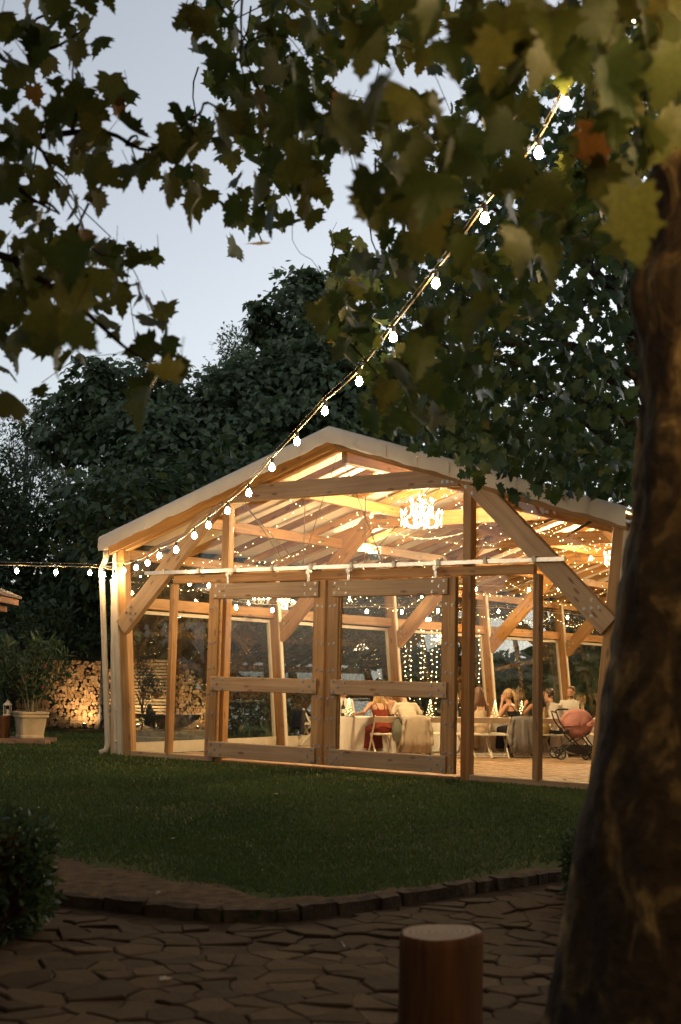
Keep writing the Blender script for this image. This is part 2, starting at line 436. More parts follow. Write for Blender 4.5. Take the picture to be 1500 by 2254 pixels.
for i, (x, y) in enumerate(seeds):
    if y > edge_y(x) + .0 or abs(x) > .62 * max(y, 1.5) + 1.5: continue
    d2 = ((SA - SA[i]) ** 2).sum(1); nb = np.argsort(d2)[1:13]
    poly = [(x - .5, y - .5), (x + .5, y - .5), (x + .5, y + .5), (x - .5, y + .5)]
    for j in nb:
        qx, qy = SA[j]; poly = clip(poly, (x + qx) / 2, (y + qy) / 2, qx - x, qy - y)
        if len(poly) < 3: break
    if len(poly) < 3: continue
    cx = sum(p[0] for p in poly) / len(poly); cyy = sum(p[1] for p in poly) / len(poly)
    gap = rnd.uniform(.962, .988)
    P2 = []
    n = len(poly)
    for k in range(n):  # corners plus rough mid-edge points
        a, b = poly[k], poly[(k + 1) % n]
        P2.append(a)
        if math.hypot(a[0] - b[0], a[1] - b[1]) > .12: P2.append(((a[0] + b[0]) / 2 + rnd.uniform(-.015, .015), (a[1] + b[1]) / 2 + rnd.uniform(-.015, .015)))
    P2 = [(cx + (p[0] - cx) * gap, cyy + (p[1] - cyy) * gap) for p in P2]
    if any(p[1] > edge_y(p[0]) - .10 for p in P2): continue
    tx, ty = rnd.uniform(-.05, .05), rnd.uniform(-.05, .05); h = rnd.uniform(-.010, .010)
    mb = MB(); n = len(P2); vs = []
    for r_, z in ((1.0, -.03), (1.0, -.004), (.92, .004)):
        for p in P2:
            vx, vy = cx + (p[0] - cx) * r_, cyy + (p[1] - cyy) * r_
            vs.append((vx, vy, PATH_Z + h + z + (vx - cx) * tx + (vy - cyy) * ty if z > -.02 else PATH_Z - .035))
    fs = []
    for l in range(2):
        for k in range(n): fs.append((l * n + k, l * n + (k + 1) % n, (l + 1) * n + (k + 1) % n, (l + 1) * n + k))
    fs.append(tuple(2 * n + k for k in range(n)))
    mb.add(vs, fs)
    vis = 4.6 < y and abs(x) < .27 * y + .2
    stones.append((0 if vis else 1, y, mb))
stones.sort(key=lambda s: (s[0], s[1]))
rest = MB()
for k, (v_, y, mb) in enumerate(stones):
    if k < 300: mb.build('flagstone', M['stone'], path_o)
    else: rest.add(mb.v, mb.f)
if rest.v: rest.build('flagstone_field', M['stone'], path_o, kind='stuff')

# ------------------------------------------------------------------ pavilion
S_ = 0.75814
X0, Y0, YAW = -0.0452 * S_, 29.7902 * S_, 0.6221
WB, WT, ZE, ZR = 4.733, 5.152, 4.079, 5.681
ZC, UC, ZB, ZT, UM, UP_, BAY, ZW = 4.79, 2.505, 2.413, 3.338, 3.763, 2.525, 4.682, 2.846
NB = 5; LEN = BAY * NB
cyw, syw = math.cos(YAW), math.sin(YAW)
def L2W(u, v, z=0.0): return Vector((X0 + u * cyw + v * syw, Y0 - u * syw + v * cyw, z))
def W2L(p):
    dx, dy = p[0] - X0, p[1] - Y0
    return Vector((dx * cyw - dy * syw, dx * syw + dy * cyw, p[2] if len(p) > 2 else 0))
def hw(z): return WB + (WT - WB) * z / ZE
pav = thing('pavilion', 'glazed timber event pavilion with white membrane roof lit from inside', 'pavilion', (X0, Y0, 0), -YAW)

def beam(name, p, q, w, h, mat, parent, up=(0, 0, 1), bev=.012, label=None):
    """timber member: own object, length along its X"""
    p, q = Vector(p), Vector(q); x = (q - p); Ln = x.length; x.normalize(); u = Vector(up)
    if abs(x.dot(u)) > .98: u = Vector((0, 1, 0))
    y = u.cross(x).normalized(); z = x.cross(y)
    mb = MB(); b = min(bev, w * .2, h * .2); vs = []
    prof = [(-w / 2 + b, -h / 2), (w / 2 - b, -h / 2), (w / 2, -h / 2 + b), (w / 2, h / 2 - b), (w / 2 - b, h / 2), (-w / 2 + b, h / 2), (-w / 2, h / 2 - b), (-w / 2, -h / 2 + b)]
    for X in (0, Ln):
        for a, c in prof: vs.append((X, a, c))
    fs = [tuple(range(7, -1, -1)), tuple(range(8, 16))] + [(k, (k + 1) % 8, 8 + (k + 1) % 8, 8 + k) for k in range(8)]
    mb.add(vs, fs)
    o = link(name, mb.mesh(name), parent, mat)
    m = Matrix((x, y, z)).transposed().to_4x4(); m.translation = p
    o.matrix_local = m
    if label: o['label'] = label
    return o
def bolts(name, pts, normal, parent, r=.016, mat=None):
    mb = MB(); n = Vector(normal).normalized()
    a = n.orthogonal().normalized(); b = n.cross(a)
    for p in pts:
        p = Vector(p); vs = []
        for rr, hh in ((r * 1.5, 0), (r * 1.5, .004), (r, .004), (r * .8, .018)):
            for k in range(6):
                an = k * math.pi / 3; vs.append(p + a * (math.cos(an) * rr) + b * (math.sin(an) * rr) + n * hh)
        fs = [(l * 6 + k, l * 6 + (k + 1) % 6, (l + 1) * 6 + (k + 1) % 6, (l + 1) * 6 + k) for l in range(3) for k in range(6)] + [tuple(18 + k for k in range(6))]
        mb.add(vs, fs)
    return mb.build(name, mat or M['steel'], parent, kind='stuff')

T, TW = M['timber'], M['timber_w']
FR = [k * BAY for k in range(NB + 1)]
ROOF_SL = (ZR - ZE) / WT
def zroof(u): return ZR - abs(u) * ROOF_SL
for k, v in enumerate(FR):
    front = k == 0; vv = v + (.0 if k else .06)
    for s in (-1, 1):
        beam('column', (s * WB, vv, 0), (s * hw(ZE - .05), vv, ZE - .05), .16, .26 if not front else .2, T, pav, up=(1, 0, 0))
        col_ = pav.children[-1] if False else None
        # cream puts the light on the columns' inner face into colour, left side only
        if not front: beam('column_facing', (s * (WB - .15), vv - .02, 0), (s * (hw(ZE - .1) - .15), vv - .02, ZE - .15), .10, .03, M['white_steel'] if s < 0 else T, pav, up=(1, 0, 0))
        bm = beam('brace', (s * (hw(ZB) + (.0 if front else -.1)), vv - (.09 if front else 0), ZB - .02), (s * (UC + .02), vv - (.09 if front else 0), ZC + .03), .13, .34, TW if front else T, pav, up=(0, 0, 1))
        beam('rafter', (s * (WT + .12), vv, zroof(WT + .12) - .16), (s * .02, vv, zroof(0) - .16), .12, .2, T, pav, label='main rafter of a frame')
    beam('collar_beam', (-UC + .09, vv - (.09 if front else 0), ZC), (UC - .09, vv - (.09 if front else 0), ZC), .13, .3, TW if front else T, pav)
    # bolt groups at the joints
    f = vv - (.09 if front else 0) - .066
    pts = []
    for s in (-1, 1):
        for a in range(6): pts.append((s * (UC - .2 - .09 * (a % 3) + .0), f, ZC - .07 + .13 * (a // 3)))
        d = Vector((UC - hw(ZB), 0, ZC - ZB)).normalized(); nn = Vector((-d.z, 0, d.x))
        for base in (Vector((hw(ZB), 0, ZB)) + d * .28, Vector((UC, 0, ZC)) - d * .32):
            for a, b in ((0, .09), (0, -.09), (.16, .09), (.16, -.09), (.08, 0)):
                q = base + d * a + nn * b; pts.append((s * q.x, f, q.z))
    bolts('frame_bolts', pts, (0, -1, 0), pav, .02)
# common rafters and purlins under the membrane
nraf = 24
for i in range(1, nraf):
    v = i * LEN / nraf
    if min(abs(v - f) for f in FR) < .25: continue
    for s in (-1, 1): beam('rafter', (s * (WT + .12), v, zroof(WT + .12) - .11), (s * .03, v, zroof(0) - .11), .07, .14, T, pav)
for s in (-1, 1):
    for a in (.0, .36, .70):
        u = WT * (1 - a) - .04; beam('purlin', (s * u, .14, zroof(u) - (.32 if a else .28)), (s * u, LEN - .1, zroof(u) - (.32 if a else .28)), .12, .2, T, pav)
beam('ridge_beam', (0, .14, ZR - .36), (0, LEN - .1, ZR - .36), .12, .22, T, pav)
# membrane: two slopes with slight sag between rafters, with thickness
OV = .34
def membrane():
    mb = MB(); nv = 48
    us = [-(WT + .24), -4.2, -3.1, -2.0, -1.0, -.12, 0, .12, 1.0, 2.0, 3.1, 4.2, WT + .24]
    for dz in (.0, .02):
        P = []
        for j in range(nv + 1):
            v = -OV + (LEN + 2 * OV) * j / nv
            P.append([Vector((u, v, zroof(u) + .06 + dz + (.012 if j % 2 else -.012) - (.03 if u == 0 else 0))) for u in us])
        mb.grid(P)
    return mb.build('roof_membrane', M['membrane'], pav, smooth=True)
membrane()
# gable valance: fabric strip hanging from the front edge, in seamed lengths
def valance():
    for s in (-1, 1):
        n = 9
        for k in range(n):
            a0, a1 = k / n, (k + 1) / n
            mb = MB(); P = []
            m_ = 5
            for i in range(m_ + 1):
                a = a0 + (a1 - a0) * (i / m_) * .995
                u = s * (WT + .24) * (1 - a); z = zroof(u) + .10
                if a > .985: z -= .0
                hang = .275 + .010 * math.sin(a * 37 + s) + .006 * math.sin(a * 91)
                bulge = .014 * math.sin(a * 50 + s * 2) + .008 * math.sin(a * 120)
                P.append([Vector((u, -OV + .12, z + .012)), Vector((u, -OV - .004, z + .008)), Vector((u, -OV - .03, z - .03)), Vector((u, -OV - .035 - bulge * .5, z - hang * .55)), Vector((u, -OV - .02 - bulge, z - hang))])
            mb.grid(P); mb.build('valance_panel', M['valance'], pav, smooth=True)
            # seam patch with eyelet
            u = s * (WT + .24) * (1 - a0 - .004); z = zroof(u) + .08
            sm = MB(); w = .035
            sm.grid([[Vector((u - w, -OV - .043, z - .02)), Vector((u - w, -OV - .05, z - .11)), Vector((u - w, -OV - .045, z - .21))], [Vector((u + w, -OV - .043, z - .02 - s * 2 * w * ROOF_SL * .5)), Vector((u + w, -OV - .05, z - .11)), Vector((u + w, -OV - .045, z - .21))]])
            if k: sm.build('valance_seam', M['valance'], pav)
valance()
for s in (-1, 1):  # timber verge under the valance
    beam('verge_board', (s * (WT + .18), -.12, zroof(WT + .18) - .14), (s * .03, -.12, zroof(0) - .14), .05, .2, T, pav)
# eaves: gutter and downspout
for s in (-1, 1):
    g = MB(); P = []
    for v in (-OV + .04, LEN + OV):
        P.append([Vector((s * (WT + .26 + .065 * math.cos(a)), v, ZE - .14 + .065 * math.sin(a))) for a in [math.pi + math.pi * k / 6 for k in range(7)]])
    g.grid(P); g.v2 = None; g.build('gutter', M['white_steel'], pav)
    d = MB(); e = s * (WT + .26); x1 = s * (WT + .36)
    d.tube([(e, -.12, ZE - .2), (e, -.12, ZE - .32), (e + s * .02, -.12, ZE - .4), (x1 - s * .02, -.12, ZE - .5), (x1, -.12, ZE - .6), (s * (WB + .42), -.12, .2), (s * (WB + .44), -.14, .08), (s * (WB + .52), -.22, .03)], .055, 8)
    d.build('downspout', M['white_steel'], pav, smooth=True)
    # twin cream flanges with spacers beside the corner column
    fl = MB(); fl.bar((s * (WB + .17), .0, 0), (s * (hw(ZE) + .13), .0, ZE - .12), .10, .10); fl.build('column_flange', M['white_steel'], pav)
    fl = MB(); fl.bar((s * (WB + .37), .0, 0), (s * (WB + .30 + .25), .0, ZT - .1), .09, .09); fl.bar((s * (WB + .34 + .25), .0, ZT - .1), (s * (WB + .50), .0, ZT - .06), .13, .13); fl.build('column_flange', M['white_steel'], pav)
    sp_ = MB()
    for z in (.25, .85, 1.45, 2.05, 2.65): sp_.tube([(s * (hw(z) + .17), 0, z), (s * (WB + .36 + .2 * z / ZT), 0, z)], .03, 6)
    sp_.build('column_spacers', M['white_steel'], pav)

# gable posts, transom, track
for s in (-1, 1):
    zt_ = ZC - .15
    beam('gable_post', (s * UP_, .09, 0), (s * UP_, .09, zt_), .17, .16, T, pav, up=(1, 0, 0))
    beam('mullion', (s * UM, .06, 0.08), (s * UM, .06, ZT - .14), .13, .12, T, pav, up=(1, 0, 0))
    beam('mullion_stop', (s * UM + .045, -.02, 0.08), (s * UM + .045, -.02, ZT - .14), .04, .05, T, pav, up=(1, 0, 0))
    # sill of the fixed lights
    beam('sill', (s * (UP_ + .1), .05, .05), (s * (WB - .1), .05, .05), .14, .1, TW, pav)
beam('transom', (-hw(ZT) + 1.35, .04, ZT - .06), (hw(ZT) - 1.35, .04, ZT - .06), .12, .15, T, pav)
beam('door_sill', (-UP_ + .1, .05, .03), (UP_ - .1, .05, .03), .14, .06, TW, pav)
tr = MB(); TRX = 4.32
tr.box((0, -.16, ZT + .06), (2 * TRX, .045, .055))
tr.box((0, -.135, ZT + .085), (2 * TRX - .02, .1, .02))
tro = tr.build('door_track', M['alu'], pav)
for k in range(10):
    u = -TRX + .5 + k * (2 * TRX - 1) / 9
    b = MB(); b.box((u, -.195, ZT + .07), (.06, .015, .085)); b.box((u, -.14, ZT + .115), (.05, .14, .015)); b.box((u, -.075, ZT + .09), (.05, .02, .12)); b.build('track_bracket', M['white_steel'], tro)

# sliding doors, each a part with stiles, rails, panes
def door(u0, u1, side):
    d = MB(); dv = -.13
    dr = bpy.data.objects.new('sliding_door', None); C.objects.link(dr); dr.parent = pav; dr.location = ((u0 + u1) / 2, dv, .1); dr.empty_display_size = .2
    W_ = u1 - u0; H_ = ZT - .16 - .1; sw = .235
    for s in (-1, 1): beam('stile', (s * (W_ / 2 - sw / 2), 0, 0), (s * (W_ / 2 - sw / 2), 0, H_), .10, sw, T, dr, up=(1, 0, 0))
    iw = W_ / 2 - sw * .72
    rails = [(.14, .27), (1.29, .25), (H_ - .15, .27)]
    for zc_, h in rails: beam('rail', (-iw - .04, -.055, zc_), (iw + .04, -.055, zc_), .07, h, TW, dr)
    pts = []
    for zc_, h in rails:
        for s in (-1, 1):
            for a, b in ((.0, .09), (.0, -.08), (.09, .0), (.22, .08), (.22, -.08)): pts.append((s * (iw - .02 - a), -.092, zc_ + b))
    for s in (-1, 1):
        for z in (.1, .3, 1.55, 1.1, H_ - .45, 2.0, .75): pts.append((s * (W_ / 2 - .06), -.052, z)); pts.append((s * (W_ / 2 - .16), -.052, z + .02))
    bolts('door_bolts', pts, (0, -1, 0), dr, .017)
    zs = [(.27, 1.165), (1.415, H_ - .28)]
    for a, b in zs:
        p = MB(); p.box((0, .01, (a + b) / 2), (W_ - 2 * sw - .006, .012, b - a - .006)); p.build('pane', M['glass'], dr)
        for s in (-1, 1):
            fr_ = MB(); fr_.box((s * (W_ / 2 - sw - .016), .0, (a + b) / 2), (.028, .05, b - a - .01)); fr_.build('glazing_bead', T, dr)
    for s in (-1, 1):
        hg = MB(); hg.box((s * (W_ / 2 - .4), .0, H_ + .06), (.05, .03, .16)); hg.tube([(s * (W_ / 2 - .4), -.04, H_ + .15), (s * (W_ / 2 - .4), .03, H_ + .15)], .045, 8); hg.build('hanger', M['steel'], dr)
    return dr
door(-2.70, -.10, -1); door(-.06, 2.44, 1)

# front glazing panes
def pane_poly(pts, v, mat, name='pane', parent=None, th=.008):
    """pts: (u,z) polygon"""
    n = len(pts); mb = MB()
    mb.add([(u, v - th / 2, z) for u, z in pts] + [(u, v + th / 2, z) for u, z in pts], [tuple(range(n)), tuple(range(2 * n - 1, n - 1, -1))] + [(k, n + k, n + (k + 1) % n, (k + 1) % n) for k in range(n)])
    return mb.build(name, mat, parent or pav)
for s in (-1, 1):
    def P_(l): return [(s * a, b) for a, b in (l if s > 0 else l[::-1])]
    pane_poly(P_([(UM + .07, .1), (hw(.1) - .1, .1), (hw(ZT) - .1, ZT - .14), (UM + .07, ZT - .14)]), .1, M['glass'])
    pane_poly(P_([(UP_ + .1, .1), (UM - .07, .1), (UM - .07, ZT - .14), (UP_ + .1, ZT - .14)]), .1, M['glass'])
    pane_poly(P_([(UP_ + .1, ZT + .02), (hw(ZT) - .1, ZT + .02), (hw(ZE) - .1, ZE - .2), (UP_ + .1, ZC - .02)]), .13, M['foil'], 'foil_panel')
pane_poly([(-UP_ + .1, ZT + .02), (UP_ - .1, ZT + .02), (UP_ - .1, ZC - .15), (-UP_ + .1, ZC - .15)], .12, M['foil'], 'foil_panel')
pane_poly([(-UP_ + .2, ZC + .15), (UP_ - .2, ZC + .15), (.05, ZR - .32)], .12, M['foil'], 'foil_panel')
# rear gable: posts and panes
for u in (-3.7, -2.5, -1.25, 0, 1.25, 2.5, 3.7): beam('gable_post', (u, LEN, 0), (u, LEN, min(zroof(u) - .3, ZC - .15)), .14, .14, T, pav, up=(1, 0, 0))
beam('transom', (-hw(ZW), LEN, ZW), (hw(ZW), LEN, ZW), .14, .16, T, pav)
pane_poly([(-WB + .1, .1), (WB - .1, .1), (hw(ZW) - .1, ZW - .1), (-hw(ZW) + .1, ZW - .1)], LEN + .0, M['glass'])

# side walls: per bay a window with frame and two panes, beam above, foil over it
for s in (-1, 1):
    off = .10
    for k in range(NB):
        v0, v1 = FR[k] + .10, FR[k + 1] - .10
        win = bpy.data.objects.new('window', None); C.objects.link(win); win.parent = pav; win.location = (s * (WB + off), (v0 + v1) / 2, 0); win.empty_display_size = .2
        lean = (WT - WB) / ZE
        def Q(v, z, d=0): return Vector((s * (lean * z + d), v - (v0 + v1) / 2, z))
        m = MB(); m.bar(Q(v0, .12), Q(v1, .12), .07, .22); m.build('base_band', M['white_steel'], win)
        m = MB(); m.bar(Q(v0, ZW - .13), Q(v1, ZW - .13), .07, .07); m.build('head', M['white_steel'], win)
        for v in (v0 + .02, v1 - .02):
            m = MB(); m.bar(Q(v, .23), Q(v, ZW - .17), .06, .05, up=(0, 1, 0)); m.build('jamb', M['white_steel'], win)
        cuts = [v0 + .05 + (v1 - v0 - .1) * q / 4 for q in range(5)]
        for a, b in zip(cuts, cuts[1:]):
            m = MB(); c0 = [Q(a + .004, .23), Q(b - .004, .23), Q(b - .004, ZW - .17), Q(a + .004, ZW - .17)]; dd = Vector((s * .012, 0, 0))
            m.add([p - dd * .5 for p in c0] + [p + dd * .5 for p in c0], [(0, 1, 2, 3), (7, 6, 5, 4), (0, 4, 5, 1), (1, 5, 6, 2), (2, 6, 7, 3), (3, 7, 4, 0)])
            m.build('pane', M['glass'], win)
        beam('wall_beam', (s * (hw(ZW) + .02), v0 - .01, ZW + .04), (s * (hw(ZW) + .02), v1 + .01, ZW + .04), .12, .22, T, pav)
        m = MB(); a = s * (hw(ZW + .16) + .06); b = s * (hw(ZE - .3) + .06)
        m.add([(a, v0, ZW + .16), (a, v1, ZW + .16), (b, v1, ZE - .3), (b, v0, ZE - .3), (a + s * .006, v0, ZW + .16), (a + s * .006, v1, ZW + .16), (b + s * .006, v1, ZE - .3), (b + s * .006, v0, ZE - .3)], [(0, 1, 2, 3), (7, 6, 5, 4), (0, 4, 5, 1), (1, 5, 6, 2), (2, 6, 7, 3), (3, 7, 4, 0)])
        m.build('foil_panel', M['foil'], pav)
# rigging wires in the gable
w_ = MB()
for a, b in (((-.05, -.02, ZR - .36), (-.75, -.02, ZT + .1)), ((.05, -.02, ZR - .36), (.95, -.02, ZT + .1)), ((2.1, -.03, ZC + .1), (.55, -.03, ZT + .1)), ((-2.1, -.03, ZC - .1), (-1.05, -.03, ZT + .1)), ((-2.3, .2, ZC - .15), (-.9, .2, ZT + .1)), ((.35, .3, ZC - .1), (.35, .3, ZT + .15)), ((-.95, .3, ZC - .1), (-.95, .3, ZT + .15))):
    w_.tube([a, b], .009, 4)
w_.build('rigging_wire', M['wire'], pav)
# floor of small pavers
M['paver'] = plain('warm pavers', (.36, .24, .14), .7, .35, 2.2, .3, 30)
M['paver_joint'] = plain('paver joints', (.16, .11, .07), .9, .2)
fo = MB(); fo.grid([[Vector((u, v, .012)) for u in (-WB + .1, 0, WB - .1)] for v in (.12, LEN * .5, LEN - .1)])
floor = link('pavilion_floor', fo.mesh('pavilion_floor'), None, M['paver_joint']); floor.location = (X0, Y0, 0); floor.rotation_euler = (0, 0, -YAW); floor['kind'] = 'structure'
bs = bpy.data.meshes.new('x'); pm = MB(); pm.box((0, 0, 0), (.235, .115, .02)); pmesh = pm.mesh('paver'); pmesh.materials.append(M['paver'])
allp = []
nv_ = int((LEN - .3) / .125)
for j in range(nv_):
    v = .2 + j * .125
    for i in range(int((2 * WB - .3) / .245)):
        u = -WB + .28 + i * .245 + (j % 2) * .12
        if u < WB - .25: allp.append((u, v))
def show(p):
    w = L2W(p[0], p[1]); px = 750 + w.x / w.y * F_PX
    return 0 if (1030 < px < 1300 and w.y < 27) else 1
allp.sort(key=lambda p: (show(p), L2W(*p).y))
rest = MB()
for k, (u, v) in enumerate(allp):
    z = .016 + rnd.uniform(-.003, .004)
    if k < 300:
        o = link('paver', pmesh, floor); o.location = (u, v, z); o.rotation_euler = (rnd.uniform(-.01, .01), rnd.uniform(-.01, .01), rnd.uniform(-.01, .01))
    else:
        rest.box((u, v, z), (.235, .115, .02))
rest.build('paver_field', M['paver'], floor, kind='stuff')
# ------------------------------------------------------------------ lamps
def point(name, loc, power, color, radius, parent=None):
    l = bpy.data.lights.new(name, 'POINT'); l.energy = power; l.color = color; l.shadow_soft_size = radius
    o = bpy.data.objects.new(name, l); C.objects.link(o); o.location = loc
    if parent: o.parent = parent
    return o
def lt(u, v, z=0): return L2W(u, v, z)
def make_chandelier(label, loc):
    t = thing('chandelier', label, 'chandelier', loc, 0, 'crystal chandeliers under the ridge')
    m = MB(); m.lathe([(.012, .55), (.02, .3), (.05, .2), (.03, .12), (.06, .02), (.035, -.06), (.05, -.14), (.02, -.2)], n=10); m.build('stem', M['crystal'], t, True)
    m = MB(); m.tube([(0, 0, .55), (0, 0, .78)], .006, 4); m.build('chain', M['alu'], t)
    arms = MB(); beads = MB(); fl = MB(); cups = MB()
    for ring, (n, R, z0, z1) in enumerate(((10, .38, -.1, -.02), (6, .22, .08, .2))):
        for k in range(n):
            a = 2 * math.pi * k / n + ring * .3; c, s = math.cos(a), math.sin(a)
            arms.tube([(.03 * c, .03 * s, z0), (.5 * R * c, .5 * R * s, z0 - .1), (.85 * R * c, .85 * R * s, z0 - .06), (R * c, R * s, z1)], .009, 5)
            cups.lathe([(.012, z1 - .01), (.035, z1 + .005), (.012, z1 + .012), (.011, z1 + .08)], (R * c, R * s, 0), 8)
            fl.lathe([(.008, z1 + .08), (.016, z1 + .1), (.012, z1 + .13), (.002, z1 + .16)], (R * c, R * s, 0), 6)
            for q in range(4):
                beads.ball((R * c, R * s, z1 - .04 - q * .035), .013, 6, 3)
            for q in range(6):
                f = q / 6; beads.ball((R * c * (1 - f * .9), R * s * (1 - f * .9), z1 + .02 - .1 * math.sin(f * 3.14) + f * .3), .011, 6, 3)
    arms.build('arms', M['crystal'], t, True); cups.build('candle_cups', M['white_steel'], t, True)
    beads.build('crystal_drops', M['crystal'], t, True, kind='stuff'); fl.build('flames', M['flame'], t, True)
    return t
WARM = (1.0, .70, .37)
ch = make_chandelier('crystal chandelier hanging inside the gable beside the right door post', lt(0, 2.66, 4.55))
ch2 = copy_tree(ch, lt(0, 11.7, 4.55), label='second crystal chandelier, deeper in the hall towards its right end')
ch3 = copy_tree(ch, lt(0, 19.5, 4.55), label='rearmost crystal chandelier near the far gable')
for c_, pw in ((ch, 1300), (ch2, 1700), (ch3, 1250)):
    point('chandelier_light', (0, 0, -.02), pw, WARM, .22, c_)
# floodlight clamped under the roof
fl_ = thing('floodlight', 'bright white floodlight fixed below the left roof slope', 'floodlight', lt(-3.1, 5.7, 4.18), -YAW)
m = MB(); m.box((0, 0, 0), (.24, .08, .18), Matrix.Rotation(.6, 3, 'X')); m.build('housing', M['black'], fl_)
m = MB(); m.tube([(-.14, 0, 0), (-.14, .02, .2), (.14, .02, .2), (.14, 0, 0)], .01, 5); m.build('bracket', M['steel'], fl_)
m = MB(); m.box((0, -.05, .02), (.22, .012, .16), Matrix.Rotation(.6, 3, 'X')); m.build('lens', emit('flood lens', (1, .88, .68), 150), fl_)
m = point('lamp', (.1, -.18, .14), 90, (1, .8, .52), .08, fl_)

def catenary(a, b, sag, n):
    a, b = Vector(a), Vector(b)
    return [a + (b - a) * (i / n) - Vector((0, 0, sag * 4 * (i / n) * (1 - i / n))) for i in range(n + 1)]
def fairy(label, spans, r=.0065, step=.19, group='fairy light strings draped under the roof'):
    """spans: list of point lists (world)"""
    base = spans[0][0]
    t = thing('fairy_light_string', label, 'fairy lights', base, 0, group)
    w = MB(); l = MB()
    for pts in spans:
        w.tube([p - base for p in pts], .0025, 3)
        d = 0; 
        for p, q in zip(pts, pts[1:]):
            ln = (q - p).length
            while d < ln:
                c = p + (q - p) * (d / ln) - base + Vector((rnd.uniform(-.02, .02), rnd.uniform(-.02, .02), rnd.uniform(-.03, .01)))
                l.add([c + Vector(v) * r for v in ((1, 0, 0), (-1, 0, 0), (0, 1, 0), (0, -1, 0), (0, 0, 1), (0, 0, -1))], [(0, 2, 4), (2, 1, 4), (1, 3, 4), (3, 0, 4), (2, 0, 5), (1, 2, 5), (3, 1, 5), (0, 3, 5)])
                d += step * rnd.uniform(.85, 1.15)
            d -= ln
    w.build('wire', M['wire'], t); l.build('lights', M['fairy'], t, kind='stuff')
    return t
lab = ['nearest to the gable', 'one step behind the gable', 'above the nearest chandelier', 'just behind the nearest chandelier']
ordn = ['first', 'second', 'third', 'fourth', 'fifth', 'sixth', 'seventh', 'eighth', 'ninth', 'tenth', 'eleventh', 'twelfth', 'thirteenth', 'fourteenth']
k = 0
for v in np.linspace(.7, LEN - 1, 11):
    sp = []
    zl = 4.0 + rnd.uniform(-.1, .1)
    jit = lambda: rnd.uniform(-.5, .5)
    sp.append(catenary(lt(-4.9, v + jit(), 3.85), lt(-1.6, v + jit(), 4.75), .35 + rnd.uniform(0, .25), 14))
    sp.append(catenary(lt(-1.6, v, 4.75), lt(1.6, v + jit(), 4.75), .45 + rnd.uniform(0, .2), 14))
    sp.append(catenary(lt(1.6, v, 4.75), lt(4.9, v + jit(), 3.85), .35 + rnd.uniform(0, .25), 14))
    fairy(f'{ordn[k]} fairy light string from the gable, draped from eave to eave', sp); k += 1
for s, nm in ((-1, 'left'), (1, 'right')):
    sp = []
    for q in range(6): sp.append(catenary(lt(s * 3.4, .4 + q * 3.7, 4.35), lt(s * (2.6 if q % 2 else 3.6), .4 + (q + 1) * 3.7, 4.35), .55, 14))
    fairy(f'fairy light string looped lengthwise under the {nm} roof slope', sp)
    sp = []
    for q in range(9): sp.append(catenary(lt(s * 4.85, .3 + q * 2.5, 3.5), lt(s * 4.85, .3 + (q + 1) * 2.5, 3.5), .3, 10))
    fairy(f'fairy light string swagged along the {nm} side wall', sp)
sp = []
for q in range(8): sp.append(catenary(lt(.3 * math.sin(q * 2), .5 + q * 2.8, 5.1), lt(.3 * math.sin(q * 2 + 2), .5 + (q + 1) * 2.8, 5.1), .35, 10))
fairy('fairy light string hung in swags below the ridge', sp)
# light curtain on the left wall
for i, px in enumerate((893, 905, 928, 934, 952, 962, 986, 998, 1033, 1042, 1056)):
    top = None
    d = ray(px, 1388); # meet the wall plane u = -(WB-.12)
    lo, hi = 20.0, 60.0
    for _ in range(40):
        mid = (lo + hi) / 2; p = W2L(at(px, 1388, mid))
        if p.x > -4.62: lo = mid
        else: hi = mid
    p = at(px, 1388, lo); zb_ = .75 if i % 3 else 1.1
    pts = [Vector((p.x, p.y, p.z)), Vector((p.x + .01, p.y, (p.z + zb_) / 2)), Vector((p.x, p.y, zb_))]
    fairy(f'vertical fairy light strand {["by the left jamb", "second from the left jamb", "third from the left jamb", "left of the middle", "just left of the middle", "in the middle", "just right of the middle", "right of the middle", "third from the column", "second from the column", "beside the column"][i]} of the light curtain', [pts], .010, .13, 'strands of the light curtain on the far window')

# festoon outside
A_ = lt(-5.15, -.4); B_ = at(1247, 230, 10.0)
fest_px = [(272, 1257), (300, 1250), (325, 1240), (351, 1224), (388, 1211), (428, 1180), (459, 1157), (501, 1125), (548, 1086), (599, 1030), (654, 973), (716, 906), (791, 841), (866, 744), (960, 625), (1068, 482), (1187, 338), (1247, 230)]
left_px = [(37, 1258), (123, 1260), (198, 1262), (228, 1266), (252, 1269)]
def festoon(label, pts, ends, bulb_r=.037, group=None, name='festoon_light', bm=None):
    base = Vector(ends[0]); t = thing(name, label, 'festoon lights', base, 0, group)
    line = [Vector(ends[0])]
    for p in pts: line.append(p + Vector((0, 0, .13)))
    line.append(Vector(ends[1]))
    cab = MB(); P = []
    for a, b in zip(line, line[1:]):
        for k in range(4):
            f = k / 4; P.append(a + (b - a) * f - Vector((0, 0, .05 * 4 * f * (1 - f) * (a - b).length * .25)))
    P.append(line[-1]); cab.tube([p - base for p in P], .009, 5)
    st = [a - base + Vector((0, 0, .05)) for a in line]
    cab.tube(st, .005, 4)
    cab.build('cable', M['cable'], t)
    for p in pts:
        s_ = MB(); s_.lathe([(.012, .13), (.022, .12), (.022, .065), (.018, .055)], p - base, 8); so = s_.build('socket', M['black'], t)
        b_ = MB(); b_.lathe([(.016, .055), (.022, .042), (bulb_r * .86, .024), (bulb_r, .002), (bulb_r * .9, -.018), (bulb_r * .55, -.034), (.003, -.040)], p - base, 12); b_.build('bulb', bm or M['bulb'], t, True)
    return t
